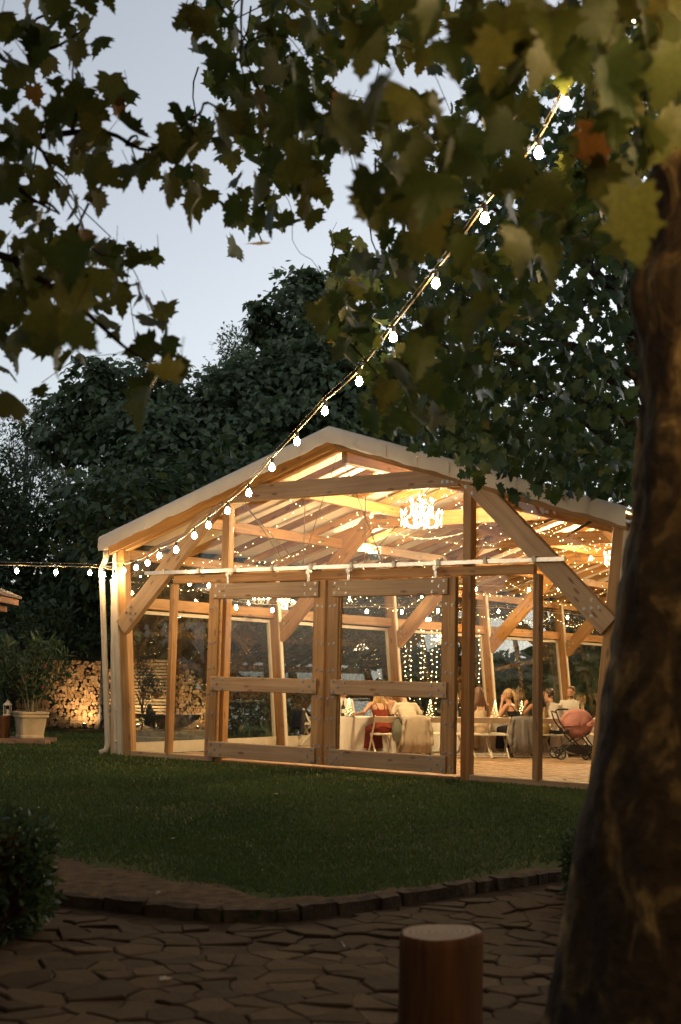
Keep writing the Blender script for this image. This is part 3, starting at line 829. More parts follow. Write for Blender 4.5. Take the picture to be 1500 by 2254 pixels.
P_unseen = [Vector(p) for p in ((2.02, 9.1, 6.35), (2.3, 8.2, 6.1), (2.55, 7.3, 5.9), (2.8, 6.4, 5.6), (2.75, 5.3, 4.85), (2.25, 4.6, 4.25), (1.75, 4.0, 3.75), (1.38, 3.35, 3.4), (1.12, 2.65, 3.25), (.85, 1.95, 3.2), (.55, 1.25, 3.25))]  # unseen bulbs past the tree, added to light the near leaves and trunk
P_f = [on_line(x, y, A_, B_) for x, y in fest_px]
P_f = P_f + P_unseen; tie = Vector((.2, .4, 3.6))
festoon('festoon of warm bulbs rising from the pavilion corner into the plane tree', P_f, (lt(-5.35, -.3, 3.55), tie))
cl = lt(-5.4, -.3, 3.55); Dl = Vector((-9.5, 27.5, 0))
P_l = [on_line(x, y, cl, Dl) for x, y in left_px][::-1]
lx = P_l[-1] + (P_l[-1] - P_l[-2])
P_l.append(lx)
festoon('festoon of warm bulbs running level from the pavilion corner to the left', P_l, (cl, lx + (lx - P_l[-2]) + Vector((0, 0, .2))))

# inside: two festoons along the left wall and small chandeliers added in place of reflections
WA, WB_ = lt(-4.35, 0), lt(-4.35, 20)
up_px = [(418, 1285), (460, 1290), (555, 1306), (670, 1310), (770, 1310), (890, 1303), (965, 1300), (1048, 1298), (1165, 1298), (1230, 1297)]
lo_px = [(520, 1338), (600, 1344), (672, 1345), (740, 1348), (808, 1347), (885, 1348), (965, 1345), (1032, 1348), (1098, 1347), (1180, 1352), (1250, 1360)]
Pu = [on_line(x, y, WA, WB_) for x, y in up_px]; Pl = [on_line(x, y, WA, WB_) for x, y in lo_px]
festoon('upper festoon of bulbs inside the hall along the left wall', Pu, (Pu[0] + (Pu[0] - Pu[1]) * .8 + Vector((0, 0, .3)), Pu[-1] + (Pu[-1] - Pu[-2]) + Vector((0, 0, .2))), .034, 'festoons inside along the left wall', bm=M['bulb_in'])
festoon('lower festoon of bulbs inside the hall along the left wall', Pl, (Pl[0] + (Pl[0] - Pl[1]) + Vector((0, 0, .3)), Pl[-1] + (Pl[-1] - Pl[-2]) + Vector((0, 0, .2))), .032, 'festoons inside along the left wall', bm=M['bulb_in'])
for px_, py_, lb in ((575, 1322, 'small crystal chandelier added in place of a glass reflection, left one of a pair'), (629, 1327, 'small crystal chandelier added in place of a glass reflection, right one of a pair'), (970, 1412, 'small crystal chandelier added in place of a reflection by the light curtain')):
    p_ = on_line(px_, py_, lt(-3.9, 0), lt(-3.9, 20)); c_ = thing('reflection_chandelier', lb, 'chandelier', p_, 0, 'small chandeliers added in place of reflections'); c_.scale = (.43,) * 3
    for ch_ in ch.children:
        if ch_.type == 'MESH': o_ = ch_.copy(); C.objects.link(o_); o_.parent = c_
# ------------------------------------------------------------------ leaves
_half = [(0, 0.0), (.15, -.10), (.41, -.11), (.37, .02), (.55, .05), (.38, .18), (.44, .29), (.42, .35), (.63, .42), (.45, .47), (.38, .51), (.35, .60), (.21, .55), (.26, .67), (.17, .73), (.19, .81), (.07, .87)]
def leaf_template(half, tip=(0, 1.0), centre=.32, fold=.10, curl=.12):
    right = half[1:]; out = [half[0]] + right + [tip] + [(-x, y) for x, y in right[::-1]]
    P = [(0, centre)] + out; n = len(out)
    V = [(x, y, fold * abs(x) - curl * (y * y) + (0.0)) for x, y in P]
    F = [(0, 1 + k, 1 + (k + 1) % n) for k in range(n)]
    return np.array(V, dtype=np.float32), np.array(F, dtype=np.int32)
LT_PLANE = leaf_template(_half)
LT_PLANE2 = leaf_template([(x * .9, y * 1.0) for x, y in _half], fold=.35, curl=.3)
LT_PLANE3 = leaf_template([(x * 1.06, y * .92) for x, y in _half], (.06, .96), fold=-.22, curl=.45)
LT_PLANE4 = leaf_template([(x * .8, y * 1.08) for x, y in _half], (-.05, 1.05), fold=.5, curl=-.1)
_hl = [(0, 0), (.22, -.08), (.42, .12), (.40, .38), (.24, .66)]
LT_HEART = leaf_template(_hl, centre=.3, fold=.18, curl=.25)
LT_OVAL = leaf_template([(0, 0), (.2, .25), (.2, .6)], centre=.4, fold=.2, curl=.2)
LT_LANCE = leaf_template([(0, 0), (.09, .3), (.08, .65)], centre=.45, fold=.2, curl=.15)
LT_TUFT = leaf_template([(0, 0), (.30, .05), (.16, .3), (.36, .5), (.14, .62), (.22, .86)], centre=.4, fold=.3, curl=.2)

def norm(a): return a / np.maximum(np.linalg.norm(a, axis=1, keepdims=True), 1e-9)
def scatter(tpls, pos, tip, nrm, size, rng=nr):
    """leaf blades: base at pos, tip along tip, face nrm; returns V, F, per-vertex tint source index"""
    Vs, Fs, Ts = [], [], []; n0 = 0
    pos = np.asarray(pos, float); tip = norm(np.asarray(tip, float)); nrm = np.asarray(nrm, float)
    x = norm(np.cross(tip, nrm)); z = np.cross(x, tip)
    which = rng.integers(0, len(tpls), len(pos)); tint = rng.random(len(pos))
    for ti, (V, F) in enumerate(tpls):
        I = np.where(which == ti)[0]
        if not len(I): continue
        s = np.asarray(size)[I][:, None, None]
        W = pos[I][:, None, :] + s * (V[None, :, 0:1] * x[I][:, None, :] + V[None, :, 1:2] * tip[I][:, None, :] + V[None, :, 2:3] * z[I][:, None, :])
        k = len(V); Vs.append(W.reshape(-1, 3)); off = (np.arange(len(I)) * k)[:, None, None]
        Fs.append((F[None] + off).reshape(-1, F.shape[1]) + n0); Ts.append(np.repeat(tint[I], k)); n0 += len(I) * k
    return np.concatenate(Vs), np.concatenate(Fs), np.concatenate(Ts)
def rand_dirs(n, rng=nr): return norm(rng.normal(size=(n, 3)))

M['leaf_plane'] = leaf_mat('plane leaf', [(0, (.030, .052, .014)), (.45, (.055, .080, .018)), (.85, (.095, .105, .022)), (.98, (.12, .11, .02)), (1, (.17, .08, .02))], .38)
M['leaf_far'] = leaf_mat('plane leaf far', [(0, (.022, .042, .014)), (.5, (.038, .066, .018)), (.95, (.06, .085, .022)), (1, (.10, .09, .02))], .35)
M['leaf_plane_o'] = leaf_mat('plane leaf near', [(0, (.040, .060, .014)), (.5, (.075, .085, .018)), (.9, (.105, .105, .022)), (.985, (.13, .11, .02)), (1, (.20, .08, .02))], .40, obj_random=True)
M['leaf_dark'] = leaf_mat('dark broad leaf', [(0, (.080, .118, .058)), (.6, (.120, .165, .080)), (1, (.165, .205, .11))], .45, .36, spec=.5)
M['leaf_mid'] = leaf_mat('mid green leaf', [(0, (.030, .055, .022)), (.6, (.050, .080, .030)), (1, (.085, .11, .04))], .3)
M['leaf_light'] = leaf_mat('light green leaf', [(0, (.06, .10, .04)), (.6, (.09, .13, .055)), (1, (.12, .16, .07))], .35)
M['leaf_grey'] = leaf_mat('grey green leaf', [(0, (.030, .045, .030)), (.6, (.05, .068, .045)), (1, (.075, .09, .06))], .25)
M['bark'] = plain('dark bark', (.07, .05, .035), .9, .4, 6, .8, 30)
M['twig'] = plain('twig', (.035, .022, .013), 1.0, .3, 10, spec=.0)
def plane_bark():
    m, t, out = nodes('plane bark'); b = N(t, 'ShaderNodeBsdfPrincipled', Roughness=.85); b.inputs['Specular IOR Level'].default_value = .2
    tc = N(t, 'ShaderNodeTexCoord'); mp = N(t, 'ShaderNodeMapping'); mp.inputs['Scale'].default_value = (6.0, 6.0, 3.6); t.links.new(tc.outputs['Object'], mp.inputs['Vector'])
    n1 = N(t, 'ShaderNodeTexNoise', Scale=1.0, Detail=5.0, Distortion=.7); t.links.new(mp.outputs[0], n1.inputs['Vector'])
    r = ramp(t, [(.40, (.032, .020, .011)), (.52, (.05, .032, .017)), (.55, (.10, .064, .028)), (.61, (.13, .083, .034)), (.625, (.21, .14, .058)), (.74, (.26, .18, .075))]); r.color_ramp.interpolation = 'LINEAR'
    t.links.new(n1.outputs[0], r.inputs[0])
    n2 = N(t, 'ShaderNodeTexNoise', Scale=24.0, Detail=6.0); t.links.new(tc.outputs['Object'], n2.inputs['Vector'])
    r2 = ramp(t, [(.3, (.6, .6, .6)), (.7, (1.15, 1.15, 1.15))]); t.links.new(n2.outputs[0], r2.inputs[0])
    mx = N(t, 'ShaderNodeMix', data_type='RGBA', blend_type='MULTIPLY'); mx.inputs[0].default_value = 1
    t.links.new(r.outputs[0], mx.inputs[6]); t.links.new(r2.outputs[0], mx.inputs[7]); t.links.new(mx.outputs[2], b.inputs['Base Color'])
    am = N(t, 'ShaderNodeMath', operation='ADD'); t.links.new(n1.outputs[0], am.inputs[0])
    mm = N(t, 'ShaderNodeMath', operation='MULTIPLY'); mm.inputs[1].default_value = .35; t.links.new(n2.outputs[0], mm.inputs[0]); t.links.new(mm.outputs[0], am.inputs[1])
    bp = N(t, 'ShaderNodeBump', Strength=.9, Distance=.03); t.links.new(am.outputs[0], bp.inputs['Height']); t.links.new(bp.outputs[0], b.inputs['Normal'])
    t.links.new(b.outputs[0], out.inputs[0]); return m
M['plane_bark'] = plane_bark()

# ------------------------------------------------------------------ background trees
def crown_points(blobs, n, rng, shell=.35):
    """blobs: list of (centre, (rx,ry,rz)); points cluster into sprays on and inside the crown"""
    vol = np.array([b[1][0] * b[1][1] * b[1][2] for b in blobs]) ** .67; cnt = rng.multinomial(n, vol / vol.sum())
    P, O = [], []
    for (c, r), k in zip(blobs, cnt):
        if not k: continue
        nc = max(6, k // 26); d = rand_dirs(nc, rng); rad = 1 - shell * rng.random(nc) ** 1.3 * 1.6
        cc = d * rad[:, None] * np.array(r) * (1 + .13 * rng.normal(size=(nc, 1)))
        idx = rng.integers(0, nc, k); sp_ = .16 * float(np.mean(r))
        off = rng.normal(size=(k, 3)) * np.array([sp_, sp_, sp_ * .55])
        p = cc[idx] + off; P.append(p + np.array(c)); O.append(norm(p / np.array(r)))
    return np.concatenate(P), np.concatenate(O)
def tree(name, label, cat, base, blobs, n, size, tpls, lmat, trunk_r=.22, trunk_h=3.0, group=None, droop=.6, seed=1, limbs=6, bark=None, face=.5):
    rng = np.random.default_rng(seed); base = Vector(base)
    t = thing(name, label, cat, base, 0, group)
    B = [(np.array(c) - np.array(base), r) for c, r in blobs]
    P, O = crown_points(B, n, rng)
    keep = P[:, 2] > .1; P, O = P[keep], O[keep]; k = len(P)
    tip = O * .7 + rng.normal(size=(k, 3)) * .5 + np.array([0, 0, -droop]); nm = np.array([0, 0, 1.0]) * .8 + O * (face + .45) + rng.normal(size=(k, 3)) * .33
    V, F, T_ = scatter(tpls, P, tip, nm, size * (.6 + .7 * rng.random(k)), rng)
    o = link('crown', np_mesh('crown', V, F, False, T_), t, lmat); o['kind'] = 'stuff'
    m = MB(); r2 = random.Random(seed); top = Vector(B[0][0])
    pts = []; nseg = 7
    for i in range(nseg + 1):
        f = i / nseg; pts.append(Vector((top.x * f * f + r2.uniform(-.1, .1) * f, top.y * f * f + r2.uniform(-.1, .1) * f, top.z * f)))
    m.tube(pts, [trunk_r * (1.25 if i == 0 else 1 - .75 * i / nseg) for i in range(nseg + 1)], 9)
    m.build('trunk', bark or M['bark'], t, True)
    m = MB()
    for i in range(limbs * max(1, min(3, len(B)))):
        c, r = B[i % len(B)]; s0 = pts[r2.randint(2, nseg - 1)]; d = Vector(rand_dirs(1, rng)[0]); e = Vector(c) + Vector((d.x * r[0], d.y * r[1], abs(d.z) * r[2] * .7)) * .8
        mid = (s0 + e) / 2 + Vector((r2.uniform(-.3, .3), r2.uniform(-.3, .3), r2.uniform(-.2, .4)))
        m.tube([s0, (s0 + mid) / 2 + Vector((0, 0, .1)), mid, e], [trunk_r * .4, trunk_r * .3, trunk_r * .2, .012], 5)
    m.build('limbs', bark or M['bark'], t, True)
    return t
def blob(px, py, rx, ry, Y, ryd=None):
    """crown lobe given by its photo centre and half sizes at depth Y"""
    c = at(px, py, Y); k = Y / F_PX
    return (tuple(c), (rx * k, (ryd if ryd else (rx + ry) / 2 * k), ry * k))
G = 'trees behind the pavilion'
tree('broadleaf_tree', 'dark broadleaf tree behind the left roof slope, rounded top against the sky', 'tree', ground(330, 1580), [blob(300, 900, 130, 110, 44), blob(215, 850, 60, 70, 43), blob(360, 1000, 160, 120, 42), blob(150, 950, 90, 90, 44), blob(420, 900, 60, 60, 43), blob(300, 1120, 180, 110, 41)], 16569, 0.236, [LT_HEART], M['leaf_dark'], .22, 3, G, .5, 3)
tree('broadleaf_tree', 'tallest dark broadleaf tree behind the ridge of the pavilion', 'tree', (-.2, 46, 0), [blob(660, 730, 95, 130, 46), blob(690, 630, 40, 45, 46), blob(590, 720, 45, 50, 45), blob(560, 870, 110, 110, 44), blob(700, 850, 110, 110, 44), blob(640, 970, 160, 90, 42), blob(800, 900, 120, 120, 44), blob(480, 950, 80, 90, 43)], 20930, 0.248, [LT_HEART], M['leaf_dark'], .28, 3, G, .5, 4)
tree('poplar_tree', 'pale green tree showing between two darker crowns against the sky', 'tree', (-5.0, 68, 0), [blob(520, 830, 52, 105, 66), blob(468, 880, 45, 75, 66), blob(545, 790, 32, 60, 66), blob(500, 980, 90, 90, 66)], 7000, .21, [LT_OVAL], M['leaf_light'], .25, 4, G, .3, 5)
tree('willow_tree', 'thin feathery grey green tree at the far left edge of the sky', 'tree', (-12.5, 52, 0), [blob(60, 960, 75, 95, 52), blob(15, 1000, 60, 80, 51), blob(120, 1000, 60, 80, 52), blob(60, 1080, 110, 90, 50)], 7000, .15, [LT_LANCE, LT_OVAL], M['leaf_grey'], .2, 3, G, .1, 6)
tree('broadleaf_tree', 'dark leafy tree filling the gap left of the pavilion eave', 'tree', (-9.5, 42, 0), [blob(60, 1150, 130, 130, 42), blob(180, 1180, 120, 120, 41), blob(20, 1300, 130, 100, 40), blob(170, 1310, 110, 90, 40), blob(330, 1180, 120, 110, 42), blob(-60, 1150, 110, 160, 41)], 19185, 0.156, [LT_HEART, LT_OVAL], M['leaf_mid'], .2, 2, G, .4, 7)
tree('broadleaf_tree', 'dense dark tree behind the right roof slope', 'tree', (6.5, 52, 0), [blob(960, 900, 150, 140, 50), blob(1120, 950, 150, 140, 50), blob(1270, 950, 120, 140, 50), blob(880, 1010, 120, 90, 49), blob(1050, 1060, 170, 90, 48), blob(1400, 1000, 140, 160, 50), blob(1500, 1200, 150, 220, 48)], 16569, 0.221, [LT_HEART, LT_OVAL], M['leaf_dark'], .3, 3, G, .5, 8)
# lower shrubs and small trees seen through the glass, lit by the hall
def L3(u, v, z): return tuple(L2W(u, v, z))
G2 = 'shrubs behind the glass of the hall'
tree('garden_tree', 'slim garden tree with bare stem behind the left front pane', 'tree', L2W(-9.5, 8.0), [(L3(-9.6, 8, 4.0), (1.5, 1.5, .9)), (L3(-10.4, 7.2, 3.6), (.9, .9, .6)), (L3(-8.9, 9, 3.5), (.9, .9, .6))], 900, .22, [LT_HEART], M['leaf_mid'], .13, 3, None, .4, 21)
sh = [(-7.4, 9.5, 1.5, 'feathery shrub behind the first window bay'), (-7.6, 13.3, 1.7, 'feathery shrub behind the right door pane'), (-8.3, 16.2, 1.6, 'leafy shrub behind the light curtain'), (-8.0, 19.4, 1.8, 'dense shrub behind the seated guests'), (-8.6, 23.0, 1.9, 'dense shrub behind the pram'), (-9.4, 27.5, 2.0, 'dense shrub behind the farthest window')]
for i, (u, v, r, lb) in enumerate(sh):
    tree('garden_shrub', lb, 'shrub', L2W(u, v), [(L3(u, v, r * .95), (r, r, r)), (L3(u - .5, v + .9, r * 1.5), (r * .8, r * .8, r * .8)), (L3(u - .8, v - .8, r * .6), (r * .7, r * .7, r * .6))], 2600, .17, [LT_OVAL, LT_LANCE] if i < 2 else [LT_HEART, LT_OVAL], M['leaf_mid'], .08, 1, G2, .2, 30 + i, 5)
tree('broadleaf_tree', 'tall dark tree standing beyond the left windows of the hall', 'tree', L2W(-13, 15), [(L3(-13, 15, 4.5), (3.5, 3.5, 2.6)), (L3(-14, 11, 4), (3, 3, 2.5)), (L3(-12, 20, 4.5), (3.4, 3.4, 2.8)), (L3(-13, 26, 4.5), (3.6, 3.6, 3))], 7000, .28, [LT_HEART], M['leaf_dark'], .2, 2, G, .4, 40)
tree('broadleaf_tree', 'spreading dark tree close behind the left windows of the hall', 'tree', L2W(-9.6, 10), [(L3(-9.8, 10, 5.6), (3.0, 3.0, 2.2)), (L3(-10.5, 6.5, 5.0), (2.3, 2.3, 1.8))], 5200, .24, [LT_HEART], M['leaf_mid'], .16, 3, G, .4, 41)
tree('broadleaf_tree', 'spreading dark tree behind the far windows of the hall', 'tree', L2W(-9.8, 19), [(L3(-9.8, 19, 5.6), (3.2, 3.2, 2.3)), (L3(-9.6, 24.5, 5.2), (2.8, 2.8, 2.2))], 5200, .24, [LT_HEART], M['leaf_mid'], .16, 3, G, .4, 42)
for i, (u, v, r) in enumerate(((8.2, 2.5, 1.7), (8.8, 6.5, 1.9), (8.4, 10.5, 1.8), (9.0, 14.5, 2.0), (8.6, 18.5, 1.9), (9.2, 22.5, 2.0), (11.5, 4.5, 2.3), (12, 12, 2.5), (12, 19, 2.5))):  # unseen shrubs, added so the left glass mirrors something darker
    tree('unseen_shrub', ['first', 'second', 'third', 'fourth', 'fifth', 'sixth', 'seventh', 'eighth', 'ninth'][i] + ' unseen shrub added right of the hall to darken the glass reflections', 'shrub', L2W(u, v), [(L3(u, v, r * .8), (r, r, r * .85)), (L3(u + .4, v + .6, r * 1.5), (r * .8, r * .8, r * .8))], 2000, .2, [LT_OVAL, LT_HEART], M['leaf_mid'], .08, 1, 'unseen shrubs added to darken the glass reflections', .2, 400 + i, 4)
rng = np.random.default_rng(21); k = 14000
u_ = rng.uniform(-15, -6.0, k); v_ = rng.uniform(2.5, 30, k); z_ = rng.random(k) ** 1.6 * .32
P_ = np.stack([X0 + u_ * cyw + v_ * syw, Y0 - u_ * syw + v_ * cyw, z_], 1); P_ = P_[(P_[:, 0] > -2.3)]; k = len(P_)
V, F, T_ = scatter([LT_OVAL, LT_HEART], P_, rng.normal(size=(k, 3)) + np.array([0, 0, .5]), rng.normal(size=(k, 3)) * .6 + np.array([0, 0, .8]), .13 + .1 * rng.random(k), rng)
o = link('ground_cover', np_mesh('ground_cover', V, F, False, T_), None, M['leaf_mid']); o['kind'] = 'stuff'
G4 = 'evergreen shrubs along the far side of the garden'
for i, (px_, Y_, r) in enumerate(((505, 36.5, 1.0), (560, 37.5, 1.2), (610, 36.5, 1.1), (680, 38.5, 1.3), (745, 39.5, 1.4), (820, 40.5, 1.5), (905, 42, 1.5))):
    c_ = Vector(((px_ - 750) / F_PX * Y_, Y_, 0)); x_, y_ = c_.x, c_.y
    tree('evergreen_shrub', ['dark evergreen just right of the sloping firewood stack', 'second evergreen right of the sloping firewood stack', 'evergreen behind the gap between door and column', 'evergreen behind the left sliding door, beside its right stile', 'evergreen behind the left edge of the right sliding door', 'evergreen behind the middle of the right sliding door', 'evergreen behind the light curtain'][i], 'shrub', c_, [((x_, y_, r * .8), (r, r, r * .9)), ((x_ + .3, y_ + .2, r * 1.9), (r * .75, r * .75, r)), ((x_ - .2, y_, r * 2.7), (r * .5, r * .5, r * .7))], 2600, .16, [LT_OVAL, LT_HEART], M['leaf_mid'], .07, 1, G4, .2, 300 + i, 4)
# thicket at the left, behind the planter
G3 = 'dark shrubs left of the pavilion'
tree('thicket_shrub', 'dark shrub at the left edge behind the potted oleander', 'shrub', ground(20, 1600), [blob(20, 1480, 80, 110, 33), blob(90, 1420, 80, 90, 34), blob(-60, 1420, 80, 140, 33)], 3000, .15, [LT_LANCE, LT_OVAL], M['leaf_mid'], .06, 1, G3, .1, 50)
tree('thicket_shrub', 'spreading dark shrub above the firewood wall', 'shrub', ground(165, 1590), [blob(150, 1440, 60, 70, 37.5), blob(200, 1400, 40, 50, 37.5), blob(110, 1380, 70, 70, 38)], 1500, .2, [LT_OVAL], M['leaf_mid'], .06, 1, G3, .0, 51)

# ------------------------------------------------------------------ the plane tree at the right
PTB = Vector((1.56, 5.35, PATH_Z))
pt = thing('plane_tree', 'large plane tree with flaking patchy bark at the right edge, its leaves over the lawn', 'tree', PTB)
def prow(y, xl, Y): return at(xl, y, Y)
tm = MB()
# left outline of the trunk in the photo, row by row
rows_ = [(2330, 1205), (2254, 1225), (2150, 1240), (2000, 1256), (1850, 1272), (1700, 1302), (1500, 1335), (1300, 1366), (1100, 1397), (900, 1418), (750, 1416), (690, 1404), (640, 1402), (560, 1425), (470, 1440), (380, 1450), (250, 1465), (80, 1490), (-120, 1520), (-400, 1560)]
ring = []; n = 120
for (y, xl) in rows_:
    p = at(xl, y, 5.35); z = p.z
    rad = .50 - .035 * max(0, z) + (.12 * math.exp(-(max(0, z + .1)) / .35)) + (.02 if 600 < y < 720 else 0)
    cx = p.x + rad
    rr = []
    for k in range(n):
        a = 2 * math.pi * k / n
        q = 1 + .035 * math.sin(3 * a + z * 1.1) + .02 * math.sin(7 * a - z * 2.3) + .012 * math.sin(13 * a + z * 5) + .06 * math.exp(-max(0, z + .1) / .3) * math.sin(5 * a + .6)
        rr.append(Vector((cx + rad * q * math.cos(a), 5.35 + rad * q * math.sin(a), z)))
    ring.append(rr)
# subdivide rows for smoothness
fine = []
for a, b in zip(ring, ring[1:]):
    ns = max(3, int((b[0] - a[0]).length / .035))
    for k in range(ns):
        f = k / ns; fine.append([p + (q - p) * f for p, q in zip(a, b)])
fine.append(ring[-1])
PN = np.random.default_rng(4).random((64, 64))
def pnoise(a, z, s):
    x, y = a * s, z * s; xi, yi = int(math.floor(x)), int(math.floor(y)); fx, fy = x - xi, y - yi; fx = fx * fx * (3 - 2 * fx); fy = fy * fy * (3 - 2 * fy); g_ = lambda i, j: PN[i % 64, j % 64]
    return (g_(xi, yi) * (1 - fx) + g_(xi + 1, yi) * fx) * (1 - fy) + (g_(xi, yi + 1) * (1 - fx) + g_(xi + 1, yi + 1) * fx) * fy
for r_ in fine:
    cx_ = sum(p.x for p in r_) / n; cy_ = sum(p.y for p in r_) / n
    for k, p in enumerate(r_):
        a_ = 3.0 + math.cos(2 * math.pi * k / n) * .5; b_ = 3.0 + math.sin(2 * math.pi * k / n) * .5
        v_ = .6 * pnoise(a_ + b_ * 1.7, p.z * .8, 7) + .4 * pnoise(a_ * 1.3 - b_ + 9, p.z, 15); st = (1 / (1 + math.exp(-(v_ - .5) * 40))) * .014 + .008 * pnoise(a_ - b_ + 4, p.z * .7, 28)
        p.x += (p.x - cx_) / .5 * st; p.y += (p.y - cy_) / .5 * st
V = [tuple(p - PTB) for r in fine for p in r]; Fq = [(i * n + k, i * n + (k + 1) % n, (i + 1) * n + (k + 1) % n, (i + 1) * n + k) for i in range(len(fine) - 1) for k in range(n)]
tm.add(V, Fq); tm.build('trunk', M['plane_bark'], pt, True)
topc = Vector((sum(p.x for p in ring[-4]) / n, 5.35, ring[-4][0].z))
lm = MB()
def limb(pts, r0, r1):
    pts = [Vector(p) - PTB for p in pts]; S = smooth_line(pts, 5); k = len(S)
    lm.tube(S, [r0 + (r1 - r0) * i / (k - 1) for i in range(k)], 9)
limb([topc + Vector((0, 0, -.6)), (1.4, 5.6, 4.6), (.6, 6.2, 5.3), (-.6, 7.2, 5.9), (-1.6, 8.2, 6.3)], .16, .03)
limb([topc, (1.6, 4.4, 4.9), (1.1, 3.2, 5.6), (.2, 2.2, 6.2)], .15, .04)
limb([topc, (2.6, 6.6, 5.4), (3.2, 8.6, 6.6), (3.5, 10.5, 7.8)], .17, .05)
limb([topc + Vector((0, 0, .3)), (1.0, 6.8, 6.2), (.3, 8.6, 7.0), (-.3, 10.2, 7.6)], .12, .03)
limb([topc + Vector((0, 0, .5)), (2.4, 5.0, 6.5), (2.8, 4.6, 8.2)], .15, .06)
LIMB1 = [Vector(v) for v in lm.v[::9]]
lm.build('limbs', M['plane_bark'], pt, True)

# the crown, described by cells of 50 photo pixels; every leaf gets its own depth
def cells_leaves(rows, per, depth, x0=0, y0=0, cell=50, rng=nr):
    """rows of characters: '.' empty, digits = density; returns points"""
    P = []
    for j, row in enumerate(rows):
        for i, ch in enumerate(row):
            if ch == '.' or ch == ' ': continue
            lam = per * int(ch) / 9.0; k = int(lam) + (1 if rng.random() < lam - int(lam) else 0)
            for _ in range(k):
                px = x0 + (i + rng.random()) * cell; py = y0 + (j + rng.random()) * cell
                P.append((px, py, depth(px, py)))
    return P
CLEAR = [(1247, 230, 26), (1187, 338, 34), (1068, 482, 36), (960, 625, 30), (866, 744, 30), (791, 841, 40), (1225, 262, 22), (1204, 300, 22), (905, 665, 24), (885, 700, 24), (838, 780, 24)]
def leaves_for(parent, P, size, mat_parts, mat_stuff, nparts, rng=nr, tpls=None, lean=.55, twig=True, clear=True):
    """P list of (px,py,Y): leaf centres. the nparts nearest are objects of their own"""
    tpls = tpls or [LT_PLANE, LT_PLANE3, LT_PLANE4, LT_PLANE2]
    if clear: P = [p for p in P if not any(((p[0] - a) / r) ** 2 + ((p[1] - b) / r2_) ** 2 < 1 for a, b, r, r2_ in ((805, 175, 80, 50), (1000, 200, 70, 65), (545, 15, 40, 35), (775, 385, 55, 60), (650, 560, 90, 60)))]
    P = [p for p in P if not any((p[0] - a) ** 2 + (p[1] - b) ** 2 < (r + .36 * size * F_PX / p[2]) ** 2 for a, b, r in CLEAR)] if clear else P
    W = np.array([tuple(at(*p)) for p in P]); k = len(W)
    tip = np.array([0, 0, -1.0]) + rng.normal(size=(k, 3)) * lean
    nm = np.stack([rng.normal(size=k) * .8, -1.0 + rng.normal(size=k) * .5, .55 + rng.normal(size=k) * .5], 1)
    sz = size * (.62 + .6 * rng.random(k))
    tipn = norm(tip); pos = W - tipn * (sz * .45)[:, None]
    order = np.argsort(W[:, 1]); near, rest_ = order[:nparts], order[nparts:]
    base = np.array(parent.location)
    if len(near):
        ms = []
        for V, F in tpls:
            for j in range(3):
                V2 = V.copy(); V2[:, 2] += .05 * np.sin(V[:, 1] * 4 + j) + .05 * V[:, 0] * (j - 1); V2[:, 0] *= 1 + .07 * (j - 1)
                me = np_mesh('leaf', V2, F, False); me.materials.append(mat_parts); ms.append(me)
        x = norm(np.cross(tipn, nm)); z = np.cross(x, tipn)
        for q, i in enumerate(near):
            o = link('leaf', ms[int(rng.integers(0, len(ms)))], parent)
            m = Matrix((tuple(x[i] * sz[i]), tuple(tipn[i] * sz[i]), tuple(z[i] * sz[i]))).transposed().to_4x4(); m.translation = Vector(pos[i] - base); o.matrix_local = m
    if len(rest_):
        V, F, T_ = scatter(tpls, pos[rest_] - base, tip[rest_], nm[rest_], sz[rest_], rng)
        o = link('foliage', np_mesh('foliage', V, F, False, T_), parent, mat_stuff); o['kind'] = 'stuff'
    # petioles and fine twigs reaching up from some leaves
    if twig:
        tw = MB(); r2 = random.Random(5)
        for i in order[::3]:
            a = Vector(pos[i] - base); b = a + Vector((r2.uniform(-.06, .06), r2.uniform(-.06, .06), r2.uniform(.06, .16))); tw.tube([a, b], .0022, 3, False)
        for i in [i for i in order[::61] if W[i, 1] > 5.8]:
            a = Vector(pos[i] - base); pts = [a]; d = Vector((r2.uniform(-.5, .5), r2.uniform(-.5, .5), 1))
            for _ in range(5): pts.append(pts[-1] + d.normalized() * r2.uniform(.1, .2)); d += Vector((r2.uniform(-.6, .6), r2.uniform(-.6, .6), .2))
            tw.tube(pts, [.003, .004, .005, .006, .007, .008], 4)
        o = tw.build('twigs', M['twig'], parent); o['kind'] = 'stuff'
def branchlets(parent, P_all, limbs_pts, seed, every=13):
    """thin wood joining the sprays of leaves to the nearest limb"""
    r2 = random.Random(seed); base = Vector(parent.location); m = MB()
    L_ = [Vector(p) for p in limbs_pts]; net = [(p, .012) for p in L_]
    A = [at(*p) - base + Vector((0, 0, .06)) for p in P_all[::every]]
    A.sort(key=lambda a: min((a - q).length for q, _ in net))
    for a in A:
        q, r_ = min(net, key=lambda t: (t[0] - a).length + (0 if t[0].z > a.z - .1 else .25)); d = (a - q).length
        if d > 1.6 or d < .05: continue
        mid = (a + q) / 2 + Vector((r2.uniform(-.1, .1), r2.uniform(-.1, .1), r2.uniform(.0, .18))) * min(1, d)
        S = smooth_line([q, q * .6 + mid * .4 + Vector((r2.uniform(-.03, .03), 0, r2.uniform(-.03, .03))), mid, a], 3); r1 = max(.0025, r_ * .62)
        m.tube(S, [r_ * .8 + (r1 - r_ * .8) * i / (len(S) - 1) for i in range(len(S))], 4); net.append((a, r1)); net.append((mid, (r_ + r1) / 2))
    o = m.build('branchlets', M['twig'], parent, True); o['kind'] = 'stuff'
def dep(a, b): return lambda x, y: a + (b - a) * nr.random()
